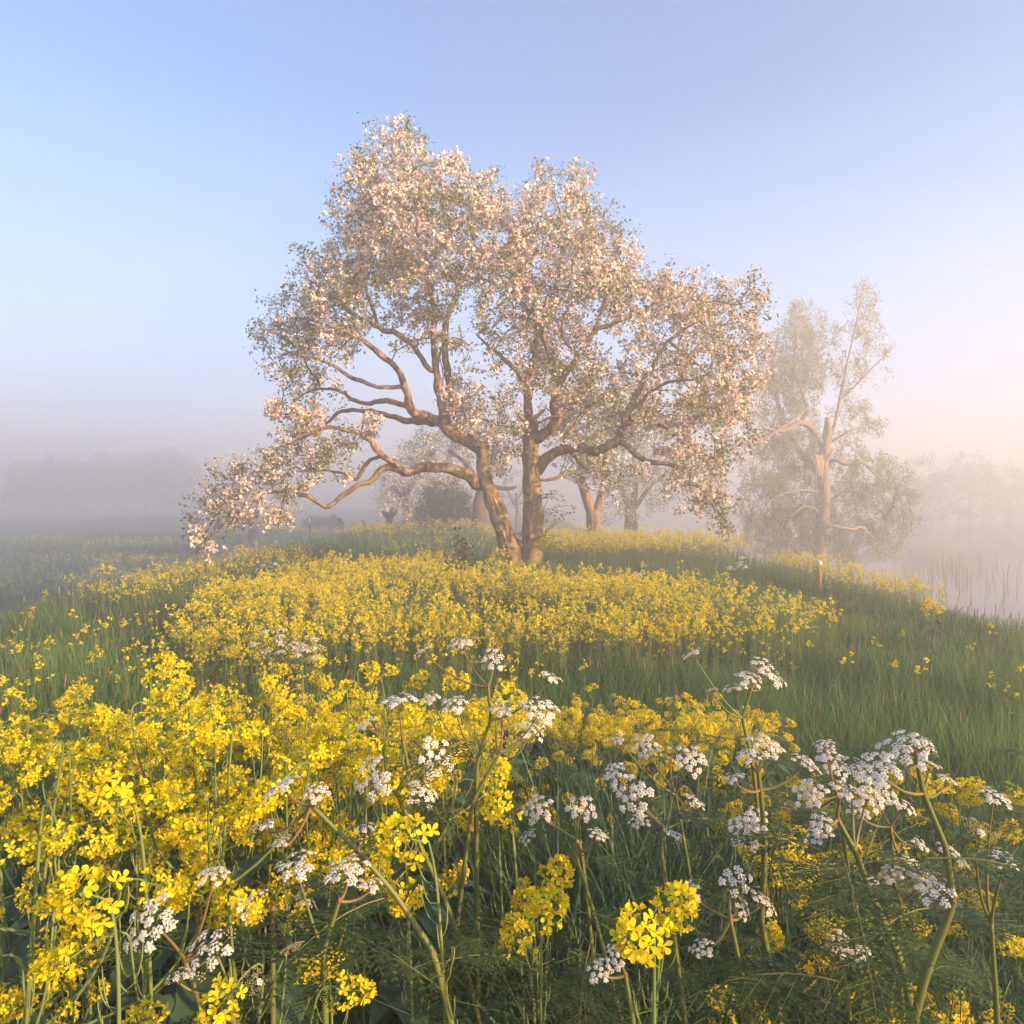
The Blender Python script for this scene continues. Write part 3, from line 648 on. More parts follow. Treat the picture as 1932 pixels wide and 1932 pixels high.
    bg_tree("willow_tree", "tall misty willow with a torn trunk on the right bank", "tree", 33,
            [(1546, 1062, 0, 12), (1550, 1009, 0, 11), (1555, 930, 0, 10.5), (1553, 876, 0, 11), (1557, 843, 0, 9.5), (1562, 813, 0, 8), (1561, 788, 0, 4.5)],
            [[(1552, 838, 0, 6.5), (1532, 809, 0, 6), (1508, 798, -.2, 5), (1477, 813, -.5, 3.5), (1440, 808, -.7, 2)],
             [(1512, 797, 0, 4.5), (1524, 774, 0, 4), (1517, 751, 0, 3.4), (1500, 690, .2, 2.6), (1505, 620, .2, 1.8), (1510, 570, .2, 1)],
             [(1520, 772, -.2, 3), (1491, 796, -.5, 3), (1457, 819, -.7, 2.4), (1430, 840, -.8, 1.2)],
             [(1548, 895, .2, 6), (1515, 860, .4, 5.5), (1497, 833, .5, 5), (1481, 809, .6, 4.5), (1473, 784, .6, 4), (1458, 700, .7, 3), (1468, 630, .7, 1.8)],
             [(1566, 822, 0, 4), (1575, 799, 0, 3.2), (1585, 751, 0, 2.6), (1596, 698, 0, 2.2), (1612, 625, .1, 1.6), (1625, 562, .1, 1.1), (1632, 528, .1, .6)],
             [(1588, 751, 0, 1.8), (1615, 726, -.3, 1.6), (1650, 690, -.5, 1.2), (1684, 658, -.6, .7)], [(1612, 620, .1, 1.2), (1642, 572, 0, .7)],
             [(1558, 872, 0, 4.5), (1577, 868, -.3, 4), (1598, 876, -.4, 3.4), (1629, 874, -.6, 2.6), (1649, 893, -.7, 2), (1682, 923, -.8, 1)],
             [(1550, 930, 0, 3.5), (1510, 925, -.4, 2.6), (1470, 935, -.7, 1.6), (1440, 960, -.8, .9)], [(1550, 970, 0, 3), (1520, 955, -.5, 2), (1490, 975, -.8, 1)],
             [(1560, 950, 0, 3), (1600, 925, -.5, 2), (1650, 940, -.8, 1.2), (1700, 960, -.8, .7)], [(1561, 838, 0, 2.5), (1600, 815, -.4, 1.6), (1640, 800, -.5, .8)]],
            [(1520, 605, 42, .8), (1495, 650, 55, 1), (1500, 800, 50, .5), (1445, 800, 45, .6), (1530, 850, 40, .5), (1590, 850, 45, .5), (1535, 680, 45, .9), (1465, 690, 45, 1), (1475, 750, 45, .8), (1440, 720, 30, .7), (1515, 730, 40, .7), (1625, 560, 34, .45), (1600, 630, 36, .4), (1640, 610, 30, .4), (1650, 680, 36, .4), (1595, 700, 30, .4), (1605, 770, 40, .4), (1640, 790, 30, .35),
             (1450, 870, 55, .9), (1500, 850, 45, .8), (1440, 940, 55, 1), (1510, 925, 55, 1), (1495, 995, 55, 1), (1440, 1005, 45, .9), (1550, 985, 45, 1), (1575, 1030, 40, .9), (1600, 920, 45, .8), (1640, 890, 45, .7), (1690, 900, 40, .6), (1650, 965, 55, .7), (1710, 955, 40, .6), (1620, 1025, 45, .8), (1680, 1005, 40, .6), (1480, 1045, 35, .9)],
            M_wleaf, 66000, .15, 21, .05, 1.9, proto=NARROW, hang=.45, spread=.1, extra=torn, bark=M_wbark, twr=.004)
    # far rows
    r = np.random.default_rng(5)
    xs = [40, 92, 140, 188, 232, 275, 312, 345]; tops = [862, 858, 860, 852, 858, 848, 846, 858]
    for i, (x, t) in enumerate(zip(xs, tops)):
        Yt = 122 + r.uniform(-5, 8); w = r.uniform(22, 30)
        bg_tree("far_tree", "hazy tree in the misty row beyond the left meadow", "tree", Yt, [(x, 960, 0, 3), (x, 925, 0, 2.4), (x + r.uniform(-3, 3), 895, 0, 2)],
                [[(x, 920, 0, 1.6), (x - w * .6, 890, 0, 1)], [(x, 918, 0, 1.6), (x + w * .6, 885, 0, 1)]],
                [(x, t + 22, 22, 1), (x - w * .6, t + 36, 18, 1), (x + w * .6, t + 34, 18, 1), (x, t + 50, 30, 1), (x - 8, t + 72, 28, .9), (x + 10, t + 90, 26, .7)], M_tleaf, 4200, .42, 50 + i, .06, 2.2, group="far trees in the mist beyond the left meadow", step=.9, twr=.02, spread=.45)
    for i, (x, t, w) in enumerate(((1745, 862, 48), (1830, 850, 55), (1905, 872, 45))):
        bg_tree("far_tree", ["faint tree almost lost in mist right of the willow", "pale tree shape in mist at the right margin", "ghostly tree in mist past the right margin"][i], "tree", 92 + 6 * i,
                [(x, 985, 0, 4), (x, 945, 0, 3), (x + 4, 915, 0, 2)], [[(x, 930, 0, 2), (x - w * .6, 900, 0, 1)], [(x, 925, 0, 2), (x + w * .6, 895, 0, 1)]],
                [(x, t + 40, 42, 1), (x - w * .6, t + 62, 30, 1), (x + w * .6, t + 58, 30, 1), (x, t + 85, 45, .9), (x + 8, t + 115, 40, .8)], M_tleaf, 4200, .34, 70 + i, .035, 2.4, step=.8, twr=.015, spread=.35, group="faint trees across the water")
background_trees()

# ------------------------------------------------------------------ plant prototypes
def petal(g, c, Rm, L, W, open_, curl, mat, rnd):
    """one obovate petal: rises from the flower centre and spreads outward along local X"""
    u = np.array([0, .35, .7, 1.0]); w = np.array([.12, .55, 1.0, .55]) * W / 2
    V = []
    for a, b in zip(u, w):
        x = a * L * math.sin(open_); z = a * L * math.cos(open_) - curl * a * a * L
        V += [[x, -b, z + .12 * b], [x + (.06 * L if a == 1 else 0), 0, z - .05 * b], [x, b, z + .12 * b]]
    V = (Rm @ np.array(V).T).T + c
    Fq = []
    for i in range(3): Fq += [[3 * i, 3 * i + 1, 3 * i + 4, 3 * i + 3], [3 * i + 1, 3 * i + 2, 3 * i + 5, 3 * i + 4]]
    g.add(V, Fq, mat, rnd)
def rotz(a):
    c, s_ = math.cos(a), math.sin(a); return np.array([[c, -s_, 0], [s_, c, 0], [0, 0, 1]])
def raceme_proto(seed, nf=26, lod=0):
    r = np.random.default_rng(seed); g = G()
    axis = bez([0, 0, 0], [.004, 0, .022], [.012, .004, .044], 6); tube(g, axis, np.linspace(.0018, .001, 6), 5, 2, .5)
    for i in range(nf):
        t = (i + .5) / nf; k = t * 5; p = axis[min(int(k), 4)] * (1 - k % 1) + axis[min(int(k) + 1, 5)] * (k % 1)
        az = i * 2.39996 + r.uniform(-.3, .3); th = R(98 - 62 * t + r.uniform(-12, 12))
        d = np.array([math.sin(th) * math.cos(az), math.sin(th) * math.sin(az), math.cos(th)])
        L = (.025 - .011 * t) * r.uniform(.85, 1.15); e = p + d * L + [0, 0, -.003]
        tube(g, bez(p, p + d * L * .5 + [0, 0, .003], e, 3), .0006, 3, 2, .6, cap=False)
        fd = unit(d + r.normal(0, .25, 3) + [0, 0, .15]); Rf = frames(np.array([fd]), roll=r.uniform(0, 6))[0]
        sz = r.uniform(.9, 1.15) * (1 - .15 * t); op = R(r.uniform(36, 74)); v = r.uniform(.15, .95)
        for q in range(4):
            petal(g, e, Rf @ rotz(q * math.pi / 2 + r.uniform(-.15, .15)), 0.0112 * sz, .0072 * sz, op + r.uniform(-.15, .15), r.uniform(-.1, .25), 0, np.clip(v + r.uniform(-.15, .15), 0, 1))
        for q in range(3): octa(g, e + fd * .004 + r.normal(0, .0012, 3), fd, .0008, .003, 0, .05)
    for i in range(14):
        d = unit(r.normal(0, .5, 3) + [.15, 0, 1]); octa(g, axis[-1] + d * r.uniform(.004, .014) + [0, 0, .003], d, .0019, .0042, 1, r.uniform(.2, .9))
    return g
RAC = [raceme_proto(100 + i, [30, 26, 34, 20, 28][i]) for i in range(5)]
RAC_M = [g.mesh("flower_head", [M_rapey, M_rapebud, M_rapest], True) for g in RAC]
def broadleaf(seed, L=.13, W=.035, wave=.006):
    r = np.random.default_rng(seed); g = G(); n = 8; V = []
    for i in range(n):
        t = i / (n - 1); w = W * math.sin(math.pi * min(1, .12 + t * .9)) ** .8 * (1 + .25 * math.sin(t * 17 + seed)) * .5
        y = L * t; z = .35 * L * t - .75 * L * t * t
        V += [[-w, y, z + .25 * w + wave * math.sin(i * 2.1)], [0, y, z], [w, y, z + .25 * w - wave * math.sin(i * 1.7)]]
    Fq = []
    for i in range(n - 1): Fq += [[3 * i, 3 * i + 1, 3 * i + 4, 3 * i + 3], [3 * i + 1, 3 * i + 2, 3 * i + 5, 3 * i + 4]]
    g.add(V, Fq, 0, r.uniform(.2, .8)); return g
RLEAF_M = [broadleaf(i, .11 + .03 * i, .03 + .008 * i).mesh("leaf", [M_rapelf], True) for i in range(3)]
def pods(g, path, r, t0, t1, n, mat=0):
    for k in range(n):
        t = t0 + (t1 - t0) * (k + r.uniform(0, .6)) / n; i = t * (len(path) - 1); a = path[int(i)]; b = path[min(int(i) + 1, len(path) - 1)]
        p = a + (b - a) * (i % 1); up = unit(b - a + 1e-6); side = unit(np.cross(up, r.normal(0, 1, 3)))
        d = unit(side + up * r.uniform(.2, .7)); L = r.uniform(.03, .055); q = p + d * L * .4
        tube(g, bez(p, p + d * L * .35, q, 3), .0006, 3, mat, .7, cap=False)
        tube(g, bez(q, q + (d * .5 + up * .5) * L * .5, q + unit(d * .3 + up) * L, 4), np.array([.0007, .0012, .0011, .0005]), 4, mat, .8)

def M4(Rm, T, s=1.0):
    return Matrix.LocRotScale(Vector(T), Matrix(np.asarray(Rm).tolist()).to_quaternion(), Vector((s, s, s)))
def axis_frame(d, roll):
    return frames(np.array([d], float), roll=roll)[0]

def rape_variant(seed, H=1.2, nb=4, spread=.17):
    """stem mesh and placements of heads and leaves, base at the origin"""
    r = np.random.default_rng(seed); g = G(); heads, leaves = [], []
    lean = r.normal(0, .09, 2); top = np.array([lean[0], lean[1], H])
    main = bez([0, 0, 0], [lean[0] * .2, lean[1] * .2, H * .6], top, 12)
    tube(g, main, np.linspace(.0052, .0022, 12), 6, 0, r.uniform(.2, .6), cap=False)
    ends = [(main, 11)]
    for k in range(nb):
        t = r.uniform(.5, .82); i = int(t * 11); p = main[i]; az = k * 2.4 + r.uniform(-.5, .5); s_ = spread * r.uniform(.6, 1.3)
        e = np.array([p[0] + math.cos(az) * s_, p[1] + math.sin(az) * s_, H * r.uniform(.82, 1.0)])
        b = bez(p, [p[0] + math.cos(az) * s_ * .9, p[1] + math.sin(az) * s_ * .9, p[2] + .35 * (e[2] - p[2])], e, 9)
        tube(g, b, np.linspace(.0032, .0018, 9), 5, 0, r.uniform(.3, .7), cap=False); ends.append((b, 8))
        leaves.append((p, az + r.uniform(-.4, .4), r.integers(0, 2), r.uniform(.6, .9)))
    for path, n in ends:
        pods(g, path, r, .55, .93, int(r.integers(3, 9)))
        # nodding tip
        a = r.uniform(0, 6.3); nod = r.uniform(.01, .085); p = path[-1]; e = p + [math.cos(a) * nod - .012, math.sin(a) * nod, .035 - nod * .42]
        c = bez(p, p + unit(path[-1] - path[-2]) * .042, e, 6); tube(g, c, .0018, 5, 0, .6, cap=False)
        heads.append((e, unit(e - c[-3] + [0, 0, .002]), int(r.integers(0, 5)), r.uniform(.85, 1.2), r.uniform(0, 6.3)))
        if r.random() < .45:
            d = unit(r.normal(0, .6, 3) + [0, 0, .8]); q = path[int(n * .8)]; e2 = q + d * r.uniform(.07, .12)
            tube(g, bez(q, q + d * .04 + [0, 0, -.01], e2, 5), .0013, 4, 0, .6, cap=False)
            heads.append((e2, d, 3, r.uniform(.6, .8), r.uniform(0, 6.3)))
    for k in range(6):
        leaves.append((main[int(r.uniform(2, 9))], r.uniform(0, 6.3), 2, r.uniform(.9, 1.5)))
    return g.mesh("stem", [M_rapest], True), heads, leaves
VARS = [rape_variant(300 + i, 1.2, int(3 + i % 3)) for i in range(8)]
def place_rape(x, y, ztop, rz, v, label, group, name="rape_plant", hs=1.0):
    me, heads, leaves = VARS[v]; z0 = float(gz(x, y)); s = (ztop - z0) / 1.2
    root = empty(name, (x, y, z0 - .02)); tag(root, label, "flower", group)
    c, s_ = math.cos(rz), math.sin(rz); Rz = np.array([[c, -s_, 0], [s_, c, 0], [0, 0, 1.0]])
    # stems stretch to height, heads keep their true size
    o = link("stem", me, root); o.rotation_euler = (0, 0, rz); o.scale = (max(.55, s), max(.55, s), s)
    S = np.array([max(.55, s), max(.55, s), s])
    for p, d, k, q, roll in heads: link("flower_head", RAC_M[k], root, M4(axis_frame(Rz @ d, roll), Rz @ (p * S), q * hs))
    for p, az, k, q in leaves: link("leaf", RLEAF_M[k], root, M4(rotz(az + rz), Rz @ (p * S), q * max(.7, s)))
    return root

# cow parsley
def umbel_proto(seed, nray=10, nfl=15, rad=.03, dome=.35, bud=0.0):
    r = np.random.default_rng(seed); g = G()
    for i in range(nray):
        q = math.sqrt((i + .4) / nray); az = i * 2.39996 + r.uniform(-.25, .25)
        c = np.array([q * rad * math.cos(az), q * rad * math.sin(az), .024 - dome * rad * q * q * .6 + r.normal(0, .0015)])
        tube(g, bez([0, 0, 0], c * [.35, .35, .75], c - [0, 0, .005], 4), .0006, 3, 1, .35, cap=False)
        ur = .0076 * r.uniform(.8, 1.15); out = unit([math.cos(az) * q, math.sin(az) * q, 1.6]); Rf = axis_frame(out, r.uniform(0, 6))
        isbud = r.random() < bud
        for k in range(nfl):
            qq = math.sqrt((k + .3) / nfl); a2 = k * 2.39996
            fc = c + Rf @ np.array([qq * ur * math.cos(a2), qq * ur * math.sin(a2), .0012 - .0016 * qq * qq + r.normal(0, .0007)])
            if k % 2 == 0: tube(g, [c - Rf @ np.array([0, 0, .005]), fc], .0003, 3, 1, .2, cap=False)
            if isbud: octa(g, fc, out, .0013, .0016, 2, r.uniform(.1, .9)); continue
            fd = unit(out + Rf @ np.array([qq * .5 * math.cos(a2), qq * .5 * math.sin(a2), 0]) + r.normal(0, .15, 3)); Rp = axis_frame(fd, r.uniform(0, 6)); v = r.uniform(.45, 1)
            for p in range(5):
                a3 = p * 2 * math.pi / 5; s_ = .0021 * (1.5 if qq > .6 and p == 0 else 1); w = .62
                V = [[0, 0, 0], [s_ * .75 * math.cos(a3 - w), s_ * .75 * math.sin(a3 - w), .0003], [s_ * 1.1 * math.cos(a3), s_ * 1.1 * math.sin(a3), .0005], [s_ * .75 * math.cos(a3 + w), s_ * .75 * math.sin(a3 + w), .0003]]
                g.add((Rp @ np.array(V).T).T + fc, [[0, 1, 2, 3]], 0, v)
    for k in range(4):
        a = k * 1.6; octa(g, np.array([.004 * math.cos(a), .004 * math.sin(a), .001]), [math.cos(a), math.sin(a), .5], .0012, .005, 1, .8)
    return g
UMB = [umbel_proto(1, 14, 15, .037), umbel_proto(2, 12, 14, .035, .1), umbel_proto(3, 16, 14, .041, .6), umbel_proto(4, 10, 12, .033, .3, .3), umbel_proto(5, 11, 12, .03, .5, .75)]
UMB_M = [g.mesh("umbel", [M_pwhite, M_pstem, M_pbud]) for g in UMB]
def fern_proto(seed, L=.26):
    r = np.random.default_rng(seed); g = G(); n = 9
    def ax(t): return np.array([.02 * math.sin(t * 2 + seed), L * t, .10 * L * t * 2 - .5 * L * t * t])
    tube(g, np.array([ax(t) for t in np.linspace(0, 1, 8)]), np.linspace(.0016, .0005, 8), 4, 1, .2, cap=False)
    for i in range(n):
        t = .22 + .76 * i / n; pl = L * .42 * (1 - t) ** .75 + .008
        for sd in (-1, 1):
            p = ax(t); d = unit([sd * 1.0, .75, -.15 + r.normal(0, .12)]); m = max(4, int(pl / .009))
            tube(g, [p, p + d * pl], .0004, 3, 1, .2, cap=False)
            for k in range(m):
                u = (k + .8) / m; q = p + d * pl * u + [0, 0, -.12 * pl * u * u]; ll = .021 * (pl / .09) ** .4 * (1 - u * .65); f = unit(np.cross([0, 0, 1.], d))
                for s2 in (-1, 1):
                    e = unit(d * .8 + f * s2 * .9 + [0, 0, r.normal(0, .15)]); w = unit(np.cross(e, [0, 0, 1.])) * ll * .2
                    g.add([q, q + e * ll * .45 + w, q + e * ll, q + e * ll * .45 - w], [[0, 1, 2, 3]], 0, np.clip(r.normal(.35, .22), 0, 1))
    return g
FERN_M = [fern_proto(i).mesh("leaf", [M_pleaf, M_pstem]) for i in range(3)]

def parsley(label, d, stem, umbels, r, group="cow parsley in the foreground", thick=1.0, nleaf=4, name="cow_parsley"):
    """stem: list of (px, py) from low to high; umbels: (px, py, size px, attach index, face 0..1 towards the camera)"""
    pts = [P(a, b, d + (o[0] if o else 0)) for (a, b, *o) in stem]
    sl = (pts[1] - pts[0]) / max(.05, pts[1][2] - pts[0][2]); off = np.clip(sl[:2] * (pts[0][2] + .1) * .8, -.22, .22)
    foot = np.array([pts[0][0] - off[0], pts[0][1] - off[1], 0]); foot[2] = float(gz(foot[0], foot[1])) - .02
    root = empty(name, foot); tag(root, label, "flower", group)
    pts = np.array([foot, foot * .5 + pts[0] * .5] + pts)
    g = G(); n0 = 2; m = len(pts)
    rad = np.interp(np.arange(m), [0, m - 1], [.0068, .0030]) * thick
    p = np.vstack([np.linspace(pts[i], pts[i + 1], 9)[:-1] for i in range(m - 1)] + [pts[-1:]]); w = np.interp(np.linspace(0, m - 1, len(p)), np.arange(m), rad); p[1:-1] = .25 * p[:-2] + .5 * p[1:-1] + .25 * p[2:]; rn = .12 + .2 * np.sin(np.arange(len(p)) * .35) ** 8
    tube(g, p - foot, w, 8, 0, rn, cap=True)
    for q in pts[2:]:      # swollen purplish nodes
        octa(g, q - foot, [0, 0, 1], .0046 * thick, .009 * thick, 0, .9)
    us = []
    for (a, b, sz, at, face, *o) in umbels:
        e = P(a, b, d + (o[0] if o else r.uniform(-.06, .06))); s0 = pts[n0 + at]; L = np.linalg.norm(e - s0)
        s_ = min(1.9, max(.55, sz * e[1] / F0 / .076))
        dirn = unit(np.array([(e - s0)[0] / max(L, 1e-3) * .5, -face * 1.1 + .1, 1 - .5 * face]) + r.normal(0, .12, 3))
        e0 = e - dirn * .022 * s_; c = s0 * .45 + e0 * .55 + [0, 0, -.05 * L] - dirn * .22 * L
        bp = bez(s0, c, e0, 10); tube(g, bp - foot, np.linspace(.0030, .0014, 10) * min(thick, 1.15), 6, 0, np.linspace(.35, .8, 10) * r.uniform(.3, 1.2), cap=False)
        us.append((e0 - foot, dirn, s_))
        if d < 2 and sz > 44: FRONT.append((a, b, e[1]))
    g.obj("stem", [M_pstem], root, True)
    for k, (e, dirn, s_) in enumerate(us):
        v = int(r.choice(5, p=[.28, .22, .24, .2, .06])); link("umbel", UMB_M[v], root, M4(axis_frame(dirn, r.uniform(0, 6)), e, s_))
    for k in range(nleaf):
        q = pts[int(r.integers(1, m))]; a = r.uniform(0, 6.3)
        link("leaf", FERN_M[k % 3], root, M4(rotz(a), q - foot + [0, 0, -r.uniform(0, .12)], r.uniform(.55, 1.15)))
    return root

FRONT = []
def foreground_parsley():
    r = np.random.default_rng(42)
    A = parsley
    A("tall cow parsley with the topmost white umbels standing before the green gap", 1.5,
      [(900, 1700), (898, 1520), (900, 1440), (926, 1358), (921, 1295)],
      [(931, 1246, 62, 4, .9), (868, 1212, 55, 4, .3), (1040, 1277, 52, 3, .1), (856, 1326, 58, 2, .3), (797, 1226, 30, 4, .1), (812, 1316, 42, 2, .4)], r)
    A("cow parsley with a flat white umbel above the left yellow drift", 1.4, [(850, 1720), (748, 1497), (772, 1455), (760, 1397)],
      [(751, 1320, 84, 3, 0), (688, 1363, 44, 3, .1), (826, 1426, 78, 2, .8), (702, 1470, 96, 1, .7), (800, 1492, 62, 1, .4)], r)
    A("cow parsley leaning right with a broad umbel over the dark grass", 1.45, [(868, 1700), (892, 1510), (944, 1419)],
      [(945, 1337, 56, 2, .3), (1018, 1332, 78, 2, .4), (1004, 1372, 58, 2, .2), (1030, 1362, 40, 2, .1)], r)
    A("cow parsley with purplish crossing stems low in the yellow drift", 1.08, [(820, 1800), (745, 1687), (673, 1603), (587, 1519)],
      [(532, 1478, 72, 3, .1), (597, 1490, 46, 3, .2), (497, 1556, 44, 3, .1), (529, 1586, 52, 3, 0), (690, 1560, 44, 2, .3)], r)
    A("cow parsley with twin snow white umbels side by side in the lower left", 1.02, [(612, 1860), (610, 1794), (640, 1700)],
      [(657, 1634, 88, 2, .1), (558, 1632, 92, 1, .3), (700, 1668, 34, 2, .1), (548, 1786, 62, 1, 0)], r)
    A("cow parsley with a large tilted umbel near the bottom left corner", .98, [(380, 1900), (350, 1815)], [(275, 1742, 108, 1, .5), (403, 1645, 40, 1, .1), (465, 1712, 56, 1, .2)], r)
    A("cow parsley with broad umbels against the bottom edge at left", .95, [(440, 1925), (430, 1868)], [(395, 1795, 112, 1, .6), (338, 1838, 60, 1, .2), (475, 1850, 70, 1, .4)], r)
    A("slim cow parsley with two umbels at the bottom edge, left of centre", 1.1, [(515, 1850), (515, 1714)], [(480, 1690, 30, 1, .1), (575, 1700, 34, 1, .2)], r)
    A("cow parsley with loose umbels in front of the blue green grass", 1.5, [(1110, 1720), (1095, 1590), (1040, 1555)], [(1012, 1522, 58, 2, .6), (992, 1575, 30, 2, .2)], r)
    A("cow parsley with a rounded white umbel beside arching grass", 1.4, [(1120, 1720), (1085, 1610)], [(1097, 1524, 62, 1, .7), (1130, 1570, 34, 1, .2)], r)
    A("cow parsley with a dense white umbel right of the grass clump", 1.35, [(1265, 1720), (1248, 1610), (1250, 1560)], [(1192, 1498, 78, 2, .7), (1158, 1455, 46, 2, .3), (1272, 1572, 34, 2, 0), (1205, 1545, 34, 2, .2)], r)
    A("cow parsley with small umbels behind the grass, right of centre", 1.8, [(1300, 1640), (1275, 1500)], [(1216, 1405, 50, 1, .5), (1268, 1418, 44, 1, .5), (1305, 1430, 60, 1, .6), (1166, 1393, 32, 1, .3), (1315, 1512, 46, 1, .4)], r)
    A("tall cow parsley with a wide airy head standing before the meadow grass", 1.75, [(1440, 1620), (1420, 1440), (1400, 1354), (1417, 1302)],
      [(1441, 1258, 66, 3, .5), (1462, 1280, 60, 3, .3), (1415, 1275, 50, 3, .4), (1387, 1297, 48, 2, .1), (1342, 1300, 30, 2, .1), (1306, 1232, 44, 2, .1)], r)
    A("cow parsley on a thick upright stem with a red jointed fork", 1.3, [(1455, 1835), (1436, 1738), (1444, 1598), (1435, 1490), (1430, 1455)],
      [(1445, 1402, 68, 4, .5), (1523, 1434, 56, 3, .1), (1385, 1466, 44, 3, .1), (1405, 1562, 70, 2, .5), (1425, 1543, 50, 2, .6), (1412, 1420, 40, 4, .3)], r, thick=1.2)
    A("cow parsley with open starry umbels in the dark lower right", 1.12, [(1400, 1840), (1378, 1735)], [(1395, 1664, 80, 1, .8), (1446, 1698, 56, 1, .4), (1402, 1718, 34, 1, .8), (1300, 1684, 38, 1, .3), (1322, 1785, 46, 1, .2)], r)
    A("short cow parsley at the bottom edge below the nodding rape flowers", 1.1, [(1190, 1900), (1180, 1840)], [(1165, 1798, 54, 1, .5), (1130, 1830, 40, 1, .3)], r)
    A("cow parsley with a long yellow green stem slanting into the bottom right", 1.1, [(1700, 1813), (1646, 1692), (1613, 1605), (1580, 1545)],
      [(1552, 1548, 60, 3, .4), (1540, 1570, 46, 3, .3), (1617, 1446, 76, 2, .5), (1590, 1490, 50, 3, .3), (1640, 1500, 60, 2, .4)], r, thick=1.15, nleaf=6)
    A("stout cow parsley with a bending stem at the right border", 1.0, [(1745, 1840), (1799, 1703), (1784, 1598), (1742, 1497), (1728, 1425)],
      [(1652, 1444, 76, 3, .4), (1700, 1407, 92, 4, .4), (1744, 1408, 62, 4, .2), (1757, 1440, 44, 3, .1), (1799, 1609, 64, 2, .3), (1775, 1680, 84, 1, .5), (1790, 1470, 50, 3, .2)], r, thick=1.08, nleaf=6)
    A("cow parsley with a bright umbel in front of the right meadow", 1.55, [(1600, 1640), (1580, 1500)], [(1566, 1424, 54, 1, .3), (1578, 1444, 52, 1, .5), (1555, 1400, 40, 1, .1), (1525, 1493, 62, 1, .4), (1487, 1520, 44, 1, .3)], r)
    A("cow parsley half hidden among rape flowers on the right", 1.5, [(1690, 1700), (1680, 1560)], [(1661, 1493, 62, 1, .4), (1705, 1520, 48, 1, .4), (1736, 1591, 44, 1, .4), (1720, 1628, 44, 1, .8), (1620, 1530, 46, 1, .4)], r)
    A("cow parsley with fading cream umbels low at the right", 1.2, [(1690, 1790), (1700, 1700)], [(1680, 1645, 50, 1, .3), (1744, 1655, 52, 1, .4), (1640, 1660, 34, 1, .2)], r)
    A("small cow parsley with scattered florets near the bottom right", 1.05, [(1600, 1900), (1592, 1830)], [(1585, 1783, 58, 1, .7), (1620, 1795, 34, 1, .3), (1440, 1720, 0, 0, 0)][:2], r)
    A("cow parsley beyond the right border with a broad umbel", 1.1, [(1880, 1900), (1870, 1740)], [(1850, 1560, 80, 1, .4), (1900, 1620, 70, 1, .4), (1880, 1500, 60, 1, .3)], r)
    # fainter clumps among the far flowers
    for i, (a, b, d, lab) in enumerate(((515, 1205, 4.9, "frosted cow parsley clump at the front edge of the far yellow field"), (570, 1222, 4.7, "low cow parsley clump in grass before the far yellow field"), (1195, 1085, 10.2, "cow parsley clump at the back of the field right of the stems"),
                                         (1090, 1100, 9.4, "cow parsley clump in the yellow field below the upright stem"), (500, 1072, 11.5, "grey white cow parsley clump behind the left of the yellow field"), (640, 1060, 12.2, "dim cow parsley clump on the ridge below the low limb"), (1400, 1062, 11, "sparse cow parsley on the grass right of the big tree"))):
        um = [(a + r.uniform(-46, 46) * (7 / (d + 2)), b + r.uniform(-24, 26) * (7 / (d + 2)), r.uniform(16, 22) * 5 / d, 1, r.uniform(0, .5), r.uniform(-.25, .25)) for _ in range(13)]
        parsley(lab, d, [(a, b + 260 / d), (a, b + 130 / d)], um, r, "cow parsley clumps among the far flowers", 1.0, 2)
foreground_parsley()

